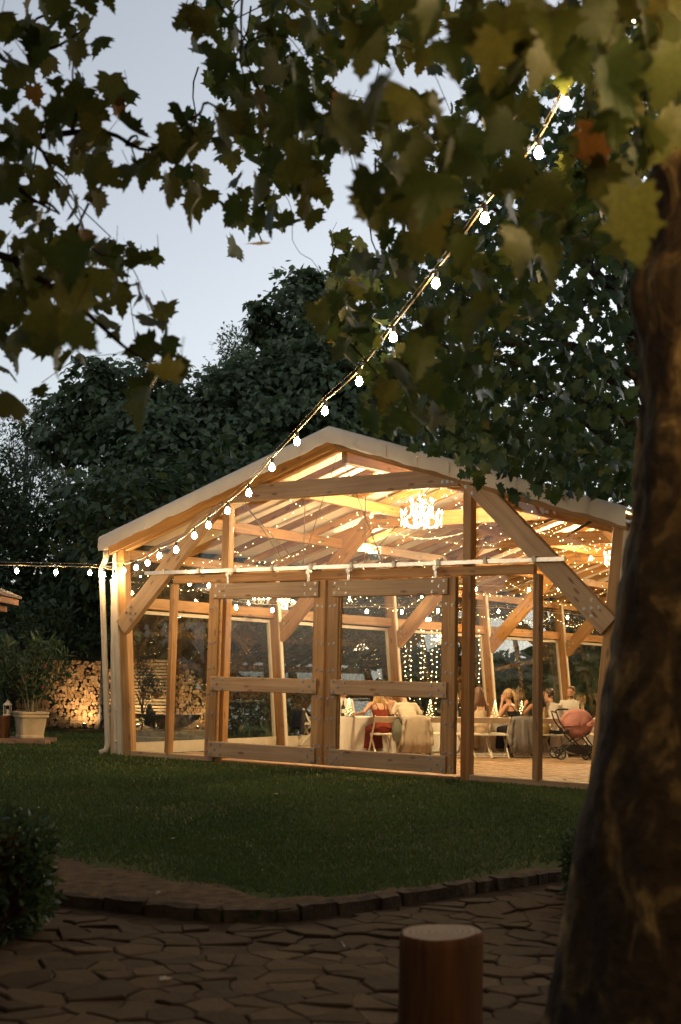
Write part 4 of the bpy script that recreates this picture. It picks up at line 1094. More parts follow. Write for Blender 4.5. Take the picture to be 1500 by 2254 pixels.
#        0    5    10   15   20   25
mid_rows = [
 "........79999999987788888888888",
 "........899999999744899999999999",
 "........2899999998767899999999999",
 ".........8999999923663379999999",
 ".........38999999.2.6.2.589999999",
 "........36999999976788899999999",
 ".......3669999998889999999999",
 "........4.38999888779999999999",
 "..........399999.6799999999999",
 "..........3976..2779999999999",
 "..........2773..257999999999",
 "..........1.32.3577888888",
 "...............368867776",
 "..............3766777776",
 "..............479877766",
 "...............4876666",
 "...............2587655",
 "................477444",
 "................6886"]
P_mid = cells_leaves(mid_rows, 4.5, dep(7.2, 10.5))
near_rows = [
 "...............6664456677777766",
 "...............6652356677777766",
 "...............65334466677777766",
 ".............2.124655577777766",
 "............3444566666667777776",
 "............455555777777777776",
 "............44555777777777766",
 "............24446777777776656",
 ".............1.2467777776646",
 "................3567776565544",
 ".................466653443.3",
 ".................35544234..",
 ".................354332...",
 ".................34432",
 ".................2333",
 "................223"]
P_near = cells_leaves(near_rows, 1.2, dep(3.5, 5.2))
leaves_for(pt, P_near, .172, M['leaf_plane_o'], M['leaf_plane'], 250, twig=True)
leaves_for(pt, P_mid, .17, M['leaf_plane_o'], M['leaf_plane'], 50)
branchlets(pt, P_mid, LIMB1, 3)
P_lit = []
for cx_, cy_, rx_, ry_, n_ in ((735, 690, 45, 70, 30), (790, 760, 50, 50, 22), (850, 885, 45, 55, 30), (760, 590, 50, 60, 22), (880, 800, 40, 50, 14)):
    for _ in range(n_): P_lit.append((cx_ + nr.normal() * rx_ * .55, cy_ + nr.normal() * ry_ * .55, 11.9 + nr.random() * 1.0))
leaves_for(pt, P_lit, .21, M['leaf_plane_o'], M['leaf_plane'], 0, clear=False)
# crown over the camera and the path, out of the picture but shading it
rng = np.random.default_rng(77)
k = 9000
W_ = np.stack([rng.uniform(-6, 7, k), rng.uniform(-5, 8, k), rng.uniform(0, 1, k)], 1)
zmin = np.maximum(4.2, EYE + .62 * np.maximum(W_[:, 1], 0) + 1.0); W_[:, 2] = zmin + W_[:, 2] * 2.6
V, F, T_ = scatter([LT_TUFT], W_ - np.array(PTB), rng.normal(size=(k, 3)) * .5 + np.array([0, 0, -.4]), rng.normal(size=(k, 3)) * .4 + np.array([0, 0, 1.]), .42 + .3 * rng.random(k), rng)
o = link('upper_foliage', np_mesh('upper_foliage', V, F, False, T_), pt, M['leaf_plane']); o['kind'] = 'stuff'

# second plane tree, farther, whose crown hangs over the right roof slope
F_rows = [
 "........................................",
 "....................233333333333",
 "....................344444444444",
 "....................354444444444",
 "....................354444444444",
 ".....................35555555555",
 "....................445555555555",
 "...................456666666666",
 "...................566666666666",
 "..................5777777777777",
 "..................6777777777777",
 ".................6777777777777",
 "................6777777777777",
 "................6777777777777",
 "................777777777777",
 "................787777777767",
 "................778777777777",
 "................788877777677",
 "................357888877788",
 "..................3578888888",
 "....................4688888888",
 ".....................1357888"]
P_f2 = cells_leaves(F_rows, 26.0, dep(17.0, 23.5))
pt2 = thing('plane_tree', 'second plane tree behind the large trunk, dark crown over the right roof slope', 'tree', (5.9, 20.5, 0))
m = MB(); m.tube(smooth_line([Vector((0, 0, 0)), Vector((-.1, 0, 2)), Vector((-.5, 0, 4.5)), Vector((-1.3, .1, 7)), Vector((-1.7, .2, 10)), Vector((-1.8, .2, 12.5))], 4), [.42 - .36 * i / 20 for i in range(21)], 12); m.build('trunk', M['plane_bark'], pt2, True)
m = MB(); r2 = random.Random(9)
for i in range(16):
    z0 = r2.uniform(4, 9); s0 = Vector((-.45 - .2 * (z0 - 4), .1, z0)); e = Vector((r2.uniform(-5.2, 1.0), r2.uniform(-2, 2.5), z0 + r2.uniform(-.3, 3.0)))
    m.tube(smooth_line([s0, s0 * .6 + e * .4 + Vector((0, 0, .5)), e], 4), [.10 - .088 * q / 8 for q in range(9)], 6)
m.build('limbs', M['plane_bark'], pt2, True)
leaves_for(pt2, P_f2, .20, M['leaf_plane_o'], M['leaf_far'], 0, lean=.7, twig=False, clear=False)

# wood beyond the garden, plus an unseen ring behind the camera added to block skylight
rng = np.random.default_rng(13)
def belt(n, ang0, ang1, r0, r1, h, size):
    a = np.radians(rng.uniform(ang0, ang1, n)); r = rng.uniform(r0, r1, n)
    hh = h * (.75 + .25 * np.sin(a * 9) * np.sin(a * 23 + 1)); z = hh * rng.random(n) ** .85
    return np.stack([r * np.sin(a), r * np.cos(a), z], 1), size * (.7 + .6 * rng.random(n))
parts_ = [belt(9000, -14, 16, 45, 49, 4.2, .6), belt(16000, -40, 40, 60, 70, 9.5, .95), belt(5000, 40, 320, 14, 18, 9.0, 1.1), belt(2600, 24, 45, 30, 36, 9, .9), belt(2600, -48, -22, 30, 38, 9, .9)]
P_ = np.concatenate([p for p, _ in parts_]); S__ = np.concatenate([q for _, q in parts_]); k = len(P_)
V, F, T_ = scatter([LT_TUFT], P_, rng.normal(size=(k, 3)) * .6 + np.array([0, 0, -.3]), -P_ / 40 * np.array([1, 1, 0]) + rng.normal(size=(k, 3)) * .5 + np.array([0, 0, .5]), S__, rng)
o = link('woodland', np_mesh('woodland', V, F, False, T_), None, M['leaf_dark']); o['kind'] = 'stuff'

# plane branch from the left
PT3 = Vector((-4.6, 7.0, 0))
pt3 = thing('plane_tree', 'plane tree outside the left edge whose leafy branches hang across the upper left sky', 'tree', PT3)
m = MB(); m.tube(smooth_line([Vector((0, 0, -.1)), Vector((0, 0, 2)), Vector((.1, 0, 4)), Vector((.2, 0, 6.5))], 4), [.36 - .2 * i / 12 for i in range(13)], 14); m.build('trunk', M['plane_bark'], pt3, True)
m = MB()
for pts in ([(.1, 0, 3.6), at(-100, 560, 7) - PT3, at(60, 600, 6.8) - PT3, at(180, 680, 6.6) - PT3, at(270, 760, 6.4) - PT3, at(330, 800, 6.3) - PT3], [(.1, 0, 4.2), at(-60, 330, 7.4) - PT3, at(90, 300, 7.2) - PT3, at(230, 290, 7) - PT3, at(330, 330, 7) - PT3, at(420, 260, 7) - PT3], [(.2, 0, 5), at(-60, 60, 7.6) - PT3, at(90, 110, 7.4) - PT3, at(190, 60, 7.3) - PT3], [at(-60, 330, 7.4) - PT3, at(10, 380, 7.3) - PT3, at(60, 430, 7.2) - PT3, at(130, 470, 7.1) - PT3]):
    S = smooth_line([Vector(p) for p in pts], 4); m.tube(S, [.03 - .026 * i / (len(S) - 1) for i in range(len(S))], 6)
LIMB3 = [Vector(v) for v in m.v[::6]]
m.build('limbs', M['twig'], pt3, True)
L_rows = [
 "38992....",
 "79994....",
 "79583....",
 "61284....",
 "74389521.",
 "89996444741",
 "6258941783",
 "55589877.",
 "8976521773",
 "997651..5",
 "8957752..",
 "99898852.",
 "99888831.",
 "98434452..",
 "79862333.",
 "8987.463..",
 "63...376..",
 "42...254..",
 "1....0.."]
L_rows2 = [
 "", "", "", "", "", "", "", "", "", "", "", "45544", "56655", "66434.4", "55763.4", "3454..54", "1....586", ".....273"]
P_l1 = cells_leaves(L_rows, 2.15, dep(6.4, 8.4)); P_l2 = cells_leaves(L_rows2, .65, dep(4.2, 5.6))
leaves_for(pt3, P_l1 + P_l2, .17, M['leaf_plane_o'], M['leaf_plane'], 300)
branchlets(pt3, P_l1 + P_l2, LIMB3, 4, 8)

# box hedges
def hedge(label, c, sx, sy, h, seed, n=3500):
    rng = np.random.default_rng(seed); t = thing('box_hedge', label, 'hedge', c)
    k = n; P = rng.uniform(-1, 1, (k, 3)); a = np.argmax(np.abs(P), 1); P[np.arange(k), a] = np.sign(P[np.arange(k), a]) * (1 - .09 * rng.random(k))
    rr_ = np.sort(np.abs(P), 1); P *= (1 - .10 * np.clip(rr_[:, 1] - .6, 0, 1) / .4 * 1)[:, None]; O = P.copy(); P = P * np.array([sx / 2, sy / 2, h / 2]) + np.array([0, 0, h / 2]) + rng.normal(size=(k, 3)) * .018
    V, F, T_ = scatter([LT_OVAL], P, O + rng.normal(size=(k, 3)) * .8 + np.array([0, 0, .4]), O + rng.normal(size=(k, 3)) * .6, .055 + .03 * rng.random(k), rng)
    o = link('leaves', np_mesh('leaves', V, F, False, T_), t, M['leaf_mid']); o['kind'] = 'stuff'
    m = MB(); m.box((0, 0, h * .42), (sx * .78, sy * .7, h * .8)); m.build('twig_core', M['twig'], t)
c = ground(60, 2075, PATH_Z)
hedge('clipped box hedge in the dark lower left corner', (c.x - .74, c.y + .25, PATH_Z), 1.55, .75, .74, 1, 7000)
c = ground(1300, 2010, PATH_Z)
hedge('small clipped box shrub beside the plane trunk', (c.x + .30, c.y + .5, PATH_Z), .7, .7, .52, 2, 3000)

# ------------------------------------------------------------------ grass
rng = np.random.default_rng(5)
def value_noise(x, y, s, seed):
    r = np.random.default_rng(seed); g = r.random((64, 64)); x = x / s; y = y / s
    xi = np.floor(x).astype(int); yi = np.floor(y).astype(int); fx = x - xi; fy = y - yi
    fx = fx * fx * (3 - 2 * fx); fy = fy * fy * (3 - 2 * fy)
    q = lambda a, b: g[a % 64, b % 64]
    return (q(xi, yi) * (1 - fx) + q(xi + 1, yi) * fx) * (1 - fy) + (q(xi, yi + 1) * (1 - fx) + q(xi + 1, yi + 1) * fx) * fy
NG = 230000
Yg = 8.6 + (33 - 8.6) * rng.random(NG) ** 1.6; Xg = (rng.random(NG) * 2 - 1) * (.29 * Yg + .4)
inside = (((Xg - X0) * cyw - (Yg - Y0) * syw) > -WB - .6) & (((Xg - X0) * syw + (Yg - Y0) * cyw) > -.12)
ey = np.interp(Xg, EX, EY); bedw = bed_w(Xg)
dn = .6 * value_noise(Xg, Yg, .8, 1) + .4 * value_noise(Xg, Yg, .25, 2)
thin = np.clip((Yg - ey - bedw * .9) / .55 + (dn - .5) * .9, 0, 1)
worn = np.exp(-(((Xg - .3) * .55) ** 2 + ((Yg - 21.0 + .6 * Xg) / .9) ** 2)) * .9
dry = np.clip((value_noise(Xg, Yg, 1.6, 3) - .62) * 3, 0, .7)
keep = (~inside) & (Yg > ey + .12) & (rng.random(NG) < thin * (1 - worn) * (1 - dry * .8))
Xg, Yg = Xg[keep], Yg[keep]; k = len(Xg)
pos = np.stack([Xg, Yg, np.zeros(k)], 1); h = (.022 + .028 * rng.random(k)) * (1 + .03 * (Yg - 9))
lean = rng.normal(size=(k, 3)) * .45; lean[:, 2] = 1; up = norm(lean) * h[:, None]
side = norm(np.stack([rng.normal(size=k), rng.normal(size=k) * .5, np.zeros(k)], 1)) * (.006 + .0006 * (Yg - 9))[:, None]
V = np.stack([pos - side, pos + side, pos + up], 1).reshape(-1, 3); F = np.arange(3 * k).reshape(-1, 3)
M['grass'] = leaf_mat('grass blades', [(0, (.042, .070, .017)), (.6, (.066, .098, .024)), (.9, (.095, .115, .033)), (1, (.13, .125, .05))], .3)
o = link('grass', np_mesh('grass', V, F, False, np.repeat(np.clip(.15 + rng.random(k) * .45 + .5 * (value_noise(Xg, Yg, 1.1, 9) - .4), 0, 1), 3)), None, M['grass']); o['kind'] = 'stuff'
# ------------------------------------------------------------------ garden at the left
M['log_end'] = leaf_mat('cut log ends', [(0, (.26, .15, .07)), (.5, (.36, .22, .11)), (1, (.46, .31, .17))], .0, .85, True, .1)
M['log_bark'] = plain('log bark', (.10, .065, .04), .95, .4, 8, .6)
def log_mesh(seed):
    r = random.Random(seed); n = r.choice([4, 5, 6, 7]); R = r.uniform(.052, .078)
    if r.random() < .6:  # split wedge
        a0 = r.uniform(0, 6.28); sp = r.uniform(1.2, 2.2); P = [(-.5 * R * math.cos(a0 + sp / 2), -.5 * R * math.sin(a0 + sp / 2))] + [(1.25 * R * math.cos(a0 + sp * k / 4) - .5 * R * math.cos(a0 + sp / 2), 1.25 * R * math.sin(a0 + sp * k / 4) - .5 * R * math.sin(a0 + sp / 2)) for k in range(5)]
    else:
        P = [(R * r.uniform(.85, 1.1) * math.cos(2 * math.pi * k / 8), R * r.uniform(.85, 1.1) * math.sin(2 * math.pi * k / 8)) for k in range(8)]
    n = len(P); mb = MB(); L_ = .33
    mb.add([(x, 0, z) for x, z in P] + [(x, L_, z) for x, z in P], [tuple(range(n)), tuple(range(2 * n - 1, n - 1, -1))] + [(k, n + k, n + (k + 1) % n, (k + 1) % n) for k in range(n)])
    me = mb.mesh('log'); me.materials.append(M['log_end']); me.materials.append(M['log_bark'])
    for i, p in enumerate(me.polygons): p.material_index = 0 if i < 2 else 1
    return me
LOGS = [log_mesh(100 + i) for i in range(14)]
def stack(label, a, b, h, top=lambda f: 0.0):
    """firewood stacked between ground points a and b"""
    a, b = Vector(a), Vector(b); rz = math.atan2(b.y - a.y, b.x - a.x); w = (b - a).length
    t = thing('firewood_stack', label, 'firewood', a, rz, 'firewood stacks in wire cages'); k = 0; rest = MB()
    rows = int(h / .098)
    for j in range(rows):
        n = int(w / .112)
        for i in range(n):
            x = .06 + i * .112 + (j % 2) * .05 + rnd.uniform(-.015, .015); z = .07 + j * .098 + rnd.uniform(-.012, .012)
            if z > h + top(x / w): continue
            me = LOGS[rnd.randrange(len(LOGS))]; m = Matrix.Translation((x, rnd.uniform(-.035, .035), z)) @ Matrix.Rotation(rnd.uniform(0, 6.28), 4, 'Y')
            if k < 300:
                o = link('log', me, t); o.matrix_local = m; k += 1
            else: rest.add([m @ v.co for v in me.vertices], [tuple(p.vertices) for p in me.polygons])
    if rest.v: rest.build('log_pile', M['log_end'], t, kind='stuff')
    wm = MB()
    for x in np.arange(0, w + .01, .1): wm.tube([(x, -.06, 0), (x, -.06, h + .25)], .0025, 3)
    for z in np.arange(.05, h + .26, .15): wm.tube([(0, -.06, z), (w, -.06, z)], .0025, 3)
    wm.build('wire_cage', M['black'], t, kind='stuff')
    for x in (0, w):
        p = MB(); p.bar((x, -.07, 0), (x, -.07, h + .28), .05, .05); p.build('cage_post', M['black'], t)
    return t
q = lambda px, Y: Vector(((px + 10.5 - 750) / F_PX * Y, Y, 0))
stack('firewood stacked in a wire cage, lit from below, left of the pavilion', q(40, 36), q(226, 36), 1.85)
stack('narrow firewood stack beside the downspout', q(229, 36.2), q(276, 36.3), 1.6)
stack('firewood stack with sloping top seen through the left glass', q(388, 36), q(462, 35.8), 1.62, lambda f: -.9 * max(0, f - .45))
stack('low firewood stack seen between the sliding doors', q(640, 36), q(712, 36), 1.15)
sf = thing('slat_fence', 'fence of thin horizontal slats lit from below, behind the left glass', 'fence', q(276, 36.3))
W_ = (q(388, 36.3) - q(276, 36.3)).x
M['slat'] = wood('larch slats', (.25, .18, .11), (.38, .28, .18))
for k in range(21): beam('slat', (.0, rnd.uniform(-.004, .004), .08 + k * .088), (W_, rnd.uniform(-.004, .004), .08 + k * .088 + rnd.uniform(-.006, .006)), .022, .06, M['slat'], sf)
for x in (.06, W_ / 2, W_ - .06): beam('post', (x, .05, 0), (x, .05, 1.9), .06, .06, M['slat'], sf, up=(1, 0, 0))
def spot(label, p, aim, power):
    t = thing('garden_spotlight', label, 'spotlight', p, 0, 'garden spotlights')
    d = (Vector(aim) - Vector(p)).normalized(); c = Vector((0, 0, .1))
    m = MB(); m.tube([c - d * .07, c + d * .05], [.04, .05], 10); m.build('housing', M['black'], t)
    m = MB(); m.tube([(0, 0, 0), c], .008, 5); m.build('spike', M['black'], t)
    m = MB(); m.tube([c + d * .051, c + d * .056], .043, 10); m.build('lens', emit('spot lens', (1, .8, .5), 90), t)
    l = bpy.data.lights.new('lamp', 'SPOT'); l.energy = power; l.color = (1, .68, .34); l.spot_size = math.radians(125); l.spot_blend = .7; l.shadow_soft_size = .04
    o = bpy.data.objects.new('lamp', l); C.objects.link(o); o.parent = t; o.location = c + d * .09; o.rotation_euler = d.to_track_quat('-Z', 'Y').to_euler()
a = q(192, 35.2); spot('small spotlight at the foot of the left firewood stack', a, a + Vector((-.05, .6, .75)), 95)
a = q(308, 35.4); spot('small spotlight at the foot of the slat fence', a, a + Vector((.1, .6, .8)), 110)
a = q(440, 35.0); spot('small spotlight at the foot of the sloping firewood stack', a, a + Vector((-.2, .7, .9)), 45)
# boat shaped basin on a round stepped plinth
M['dark_iron'] = plain('dark cast basin', (.018, .016, .014), .5, .3, 8, .2)
M['plinth'] = plain('weathered plinth stone', (.16, .15, .12), .85, .3, 6, .5)
M['water'] = plain('still water', (.03, .06, .055), .05, .1, 4, .1, 12, spec=.6)
fc = q(372, 30.2)
ft = thing('fountain', 'dark boat shaped basin on a round stepped stone plinth behind the left glass', 'fountain', fc)
m = MB(); m.lathe([(1.15, 0), (1.15, .14), (1.1, .16), (.9, .16)], n=28); m.build('lower_step', M['plinth'], ft)
m = MB(); m.lathe([(.88, .155), (.88, .27), (.84, .285), (.0, .285)], n=24, cap=False); m.build('upper_step', M['plinth'], ft)
m = MB(); P = []
for i in range(13):
    f = i / 12 * 2 - 1; w = .42 * (1 - abs(f) ** 2.6) + .012; x = .78 * f; zt_ = .60 + .03 * f * f; zb_ = .29 + .27 * abs(f) ** 3
    P.append([Vector((x, -w, zt_)), Vector((x * .96, -w * .8, (zt_ + zb_) / 2)), Vector((x * .9, -w * .3, zb_)), Vector((x * .9, w * .3, zb_)), Vector((x * .96, w * .8, (zt_ + zb_) / 2)), Vector((x, w, zt_)), Vector((x * .95, w * .86, zt_ - .01)), Vector((x * .9, 0, zt_ - .12)), Vector((x * .95, -w * .86, zt_ - .01)), Vector((x, -w, zt_))])
m.grid(P); m.build('basin', M['dark_iron'], ft, True)
m = MB(); m.ball((-.38, -.1, .68), .09, 8, 6, (1, .9, 1.1)); m.ball((-.38, -.18, .79), .06, 8, 5); m.tube([(-.38, -.1, .7), (-.25, -.12, .62)], .04, 6); m.build('spout_figure', M['dark_iron'], ft, True)
m = MB(); m.lathe([(.55, .288), (.86, .289)], n=24, cap=False); m.build('water', M['water'], ft)
# weeping shrub in front of the slats
tree('olive_shrub', 'fine leaved light shrub in front of the slat fence', 'shrub', q(318, 34.4), [blob(318, 1490, 30, 50, 34.4), blob(300, 1455, 25, 30, 34.4), blob(345, 1510, 22, 35, 34.4)], 2200, .075, [LT_LANCE, LT_OVAL], M['leaf_grey'], .035, 1, None, .3, 61, 4)

# slab, planter with oleander, chopping stump, lantern
M['slab'] = plain('terracotta slab', (.22, .13, .08), .85, .25, 5, .4)
M['pot'] = plain('cream terracotta pot', (.50, .38, .23), .8, .22, 3.5, .25, 12)
sl = q(20, 28.6)
st_ = thing('stone_slab', 'low stone platform under the potted oleander', 'platform', sl)
for i in range(3):
    m = MB(); m.box((-.55 + i * .62, 0, .055), (.612, 1.15, .11)); m.build('slab_stone', M['slab'], st_)
pc = q(75, 28.5) + Vector((0, 0, .112))
pl = thing('planter', 'cream square terracotta planter with moulded rim, holding an oleander', 'planter', pc, math.radians(28))
def sq_loft(mb, prof, ch=.16):
    vs = []; n = 8
    for r, z in prof:
        c_ = r * ch
        for x, y in ((r - c_, -r), (r, -r + c_), (r, r - c_), (r - c_, r), (-r + c_, r), (-r, r - c_), (-r, -r + c_), (-r + c_, -r)): vs.append((x, y, z))
    fs = [(l * n + k, l * n + (k + 1) % n, (l + 1) * n + (k + 1) % n, (l + 1) * n + k) for l in range(len(prof) - 1) for k in range(n)]
    mb.add(vs, fs + [tuple(range(n - 1, -1, -1))])
m = MB(); sq_loft(m, [(.235, 0), (.25, .02), (.25, .06), (.24, .07), (.285, .44), (.285, .45)]); m.build('body', M['pot'], pl)
m = MB(); sq_loft(m, [(.29, .435), (.315, .445), (.32, .49), (.30, .50), (.325, .52), (.325, .555), (.30, .56), (.27, .55), (.26, .47)]); m.build('rim', M['pot'], pl)
m = MB(); m.box((0, 0, .49), (.5, .5, .03)); m.build('soil', M['joint'], pl)
ol = thing('oleander', 'potted oleander with long narrow leaves and a few pink flowers', 'plant', pc + Vector((0, 0, .5)))
m = MB(); ends = []
r2 = random.Random(3)
for i in range(15):
    a = r2.uniform(0, 6.28); sp_ = r2.uniform(.15, .8); hgt = r2.uniform(.8, 1.55)
    p = [Vector((.08 * math.cos(a), .08 * math.sin(a), 0)), Vector((sp_ * .35 * math.cos(a), sp_ * .35 * math.sin(a), hgt * .45)), Vector((sp_ * .75 * math.cos(a), sp_ * .75 * math.sin(a), hgt * .8)), Vector((sp_ * math.cos(a), sp_ * math.sin(a), hgt))]
    S = smooth_line(p, 4); m.tube(S, [.016 - .011 * k / (len(S) - 1) for k in range(len(S))], 5)
    for k in range(3, len(S)): ends += [S[k]] * 5
    ends += [S[-1]] * 14
m.build('stems', plain('oleander stem', (.20, .16, .09), .8), ol, True)
rng = np.random.default_rng(8); E_ = np.array([tuple(p) for p in ends]) + rng.normal(size=(len(ends), 3)) * .05; k = len(E_)
tp = rng.normal(size=(k, 3)) * .8 + np.array([0, 0, .7]); V, F, T_ = scatter([LT_LANCE], E_, tp, rng.normal(size=(k, 3)), .17 + .08 * rng.random(k), rng)
o = link('leaves', np_mesh('leaves', V, F, False, T_), ol, M['leaf_mid']); o['kind'] = 'stuff'
pk = emit  # noqa
M['pink'] = plain('pink petals', (.30, .04, .07), .7, .2)
for x, z in ((.33, 1.0), (.30, .58)):
    m = MB()
    for a in range(5): m.ball((x + .022 * math.cos(a * 1.256), -.35 + r2.uniform(-.05, .05), z + .022 * math.sin(a * 1.256)), .013, 6, 4, (1, .5, 1))
    m.build('flower', M['pink'], ol, True)
def stump(name, label, loc, R, h, seed, mat_s, mat_t):
    t = thing(name, label, 'stump', loc); r = random.Random(seed); n = 28
    ph = [r.uniform(0, 6.28) for _ in range(4)]
    rad = lambda a, z: R * (1 + .06 * math.sin(2 * a + ph[0]) + .045 * math.sin(3 * a + ph[1]) + .012 * math.sin(17 * a + ph[1]) - .06 * max(0, math.cos(a + 2.2)) ** 14 + .02 * math.sin(7 * a + ph[2]) + .06 * max(0, .3 - z / h))
    m = MB(); P = []
    zs = [0, h * .1, h * .3, h * .6, h * .9, h - .012, h]
    for z in zs: P.append([Vector(((rad(2 * math.pi * k / n, z) - (.012 if z == h else 0)) * math.cos(2 * math.pi * k / n), (rad(2 * math.pi * k / n, z) - (.012 if z == h else 0)) * math.sin(2 * math.pi * k / n), z + (.012 * math.sin(2 * math.pi * k / n + ph[3]) if z > h * .8 else 0))) for k in range(n + 1)])
    m.grid([[Vector((p.x * (1 + .03 * math.sin(p.x * 90 + p.y * 70) * (p.z < h * .97)), p.y * (1 + .03 * math.sin(p.x * 90 + p.y * 70) * (p.z < h * .97)), p.z)) for p in row_] for row_ in P]); m.build('side', mat_s, t, True)
    m = MB(); vs = [tuple(v) for v in P[-1][:-1]]; vs.append((0, 0, h + .004)); m.add(vs, [(k, (k + 1) % n, n) for k in range(n)]); m.build('cut_top', mat_t, t)
def stump_mat(name, c1, c2):
    m, t, out = nodes(name); b = N(t, 'ShaderNodeBsdfPrincipled', Roughness=.95); b.inputs['Specular IOR Level'].default_value = .08; tc = N(t, 'ShaderNodeTexCoord'); mp = N(t, 'ShaderNodeMapping'); mp.inputs['Scale'].default_value = (16, 16, 1.6)
    t.links.new(tc.outputs['Object'], mp.inputs['Vector']); nz = N(t, 'ShaderNodeTexNoise', Scale=1.0, Detail=6.0); t.links.new(mp.outputs[0], nz.inputs['Vector'])
    r = ramp(t, [(.3, c1), (.7, c2)]); t.links.new(nz.outputs[0], r.inputs[0]); t.links.new(r.outputs[0], b.inputs['Base Color'])
    bp = N(t, 'ShaderNodeBump', Strength=.8, Distance=.015); t.links.new(nz.outputs[0], bp.inputs['Height']); t.links.new(bp.outputs[0], b.inputs['Normal']); t.links.new(b.outputs[0], out.inputs[0]); return m
def rings_mat(name, c1, c2):
    m, t, out = nodes(name); b = N(t, 'ShaderNodeBsdfPrincipled', Roughness=.8); tc = N(t, 'ShaderNodeTexCoord')
    wv = N(t, 'ShaderNodeTexWave', wave_type='RINGS', rings_direction='Z', Scale=11.0, Distortion=5.0, Detail=5.0); t.links.new(tc.outputs['Object'], wv.inputs['Vector'])
    r = ramp(t, [(.2, c1), (.8, c2)]); t.links.new(wv.outputs[0], r.inputs[0]); t.links.new(r.outputs[0], b.inputs['Base Color']); t.links.new(b.outputs[0], out.inputs[0]); return m
M['stump_s'] = stump_mat('stump side', (.055, .024, .011), (.15, .068, .030)); M['stump_t'] = rings_mat('stump top', (.10, .062, .03), (.19, .12, .062))
sp_ = at(970, 2052, 6.5)
stump('log_stool', 'sawn log stool standing on the flagstones in the foreground', (sp_.x, 6.5, PATH_Z - .02), .186, sp_.z - PATH_Z + .02, 4, M['stump_s'], M['stump_t'])
s2 = q(18, 28.6) + Vector((0, -.1, .112))
stump('log_stool', 'sawn log stool beside the cream planter, carrying a white lantern', s2, .16, .46, 6, M['stump_s'], M['stump_t'])
ln = thing('lantern', 'white wire lantern standing on the log stool by the planter', 'lantern', s2 + Vector((.08, 0, .468)))
m = MB(); m.box((0, 0, .01), (.15, .15, .02)); m.build('base', M['white_steel'], ln)
for sx in (-1, 1):
    for sy in (-1, 1):
        m = MB(); m.bar((sx * .065, sy * .065, .02), (sx * .065, sy * .065, .21), .012, .012); m.build('corner_post', M['white_steel'], ln)
m = MB(); sq_loft(m, [(.08, .21), (.08, .225), (.03, .28), (.03, .30), (.005, .315)], .05); m.build('cap', M['white_steel'], ln)
m = MB(); m.tube([(0.02 * math.cos(a), 0, .33 + .02 * math.sin(a)) for a in [k * .7 for k in range(10)]], .003, 4); m.build('ring', M['alu'], ln)
m = MB(); m.lathe([(.03, .02), (.03, .12), (.004, .125)], n=10); m.build('candle', M['white_steel'], ln)
# corner of a timber shelter at the left edge
M['shingle'] = plain('roof boards', (.09, .06, .042), .8, .3, 6, .4); M['shelter'] = wood('shelter timber', (.17, .08, .036), (.26, .13, .06))
cz = 2.98; c0 = at(45, 1308, 24.0)
ga = thing('garden_shelter', 'corner of a timber garden shelter roof at the left edge', 'shelter', (c0.x - .42, 24.0, 0))
m = MB(); k = c0.z
m.add([(0, -1.5, k), (0, 1.9, k), (-3.4, 1.9, k), (-3.4, -1.5, k), (-1.7, .2, k + .75), (0, -1.5, k + .05), (0, 1.9, k + .05), (-3.4, 1.9, k + .05), (-3.4, -1.5, k + .05)], [(3, 2, 1, 0), (5, 6, 4), (6, 7, 4), (7, 8, 4), (8, 5, 4), (0, 1, 6, 5), (1, 2, 7, 6), (2, 3, 8, 7), (3, 0, 5, 8)]); m.build('roof', M['shingle'], ga)
beam('fascia', (-.06, -1.42, k - .07), (-.06, 1.82, k - .07), .04, .12, M['shelter'], ga); beam('fascia', (-.09, -1.44, k - .07), (-3.3, -1.44, k - .07), .04, .12, M['shelter'], ga)
beam('ring_beam', (-.25, -1.2, k - .2), (-3.15, -1.2, k - .2), .1, .14, M['shelter'], ga); beam('ring_beam', (-.25, -1.14, k - .2), (-.25, 1.6, k - .2), .1, .14, M['shelter'], ga)
for x, y in ((-.42, -1.2), (-3.0, -1.2), (-3.0, 1.6)): beam('post', (x, y, 0), (x, y, k - .27), .12, .12, M['shelter'], ga, up=(1, 0, 0))
# fallen leaves on the lawn and the path
rng = np.random.default_rng(3); k = 18
Y_ = rng.uniform(6, 22, k); X_ = rng.uniform(-.26, .2, k) * Y_; z_ = np.where(Y_ > np.interp(X_, EX, EY), .045, PATH_Z + .02)
V, F, T_ = scatter([LT_PLANE, LT_PLANE2], np.stack([X_, Y_, z_], 1), rng.normal(size=(k, 3)) * np.array([1, 1, .1]), rng.normal(size=(k, 3)) * .3 + np.array([0, 0, 1.]), .04 + .05 * rng.random(k), rng)
M['dry_leaf'] = leaf_mat('dry leaf', [(0, (.10, .06, .03)), (1, (.20, .14, .06))], .2)
o = link('leaf_litter', np_mesh('leaf_litter', V, F, False, T_), None, M['dry_leaf']); o['kind'] = 'stuff'
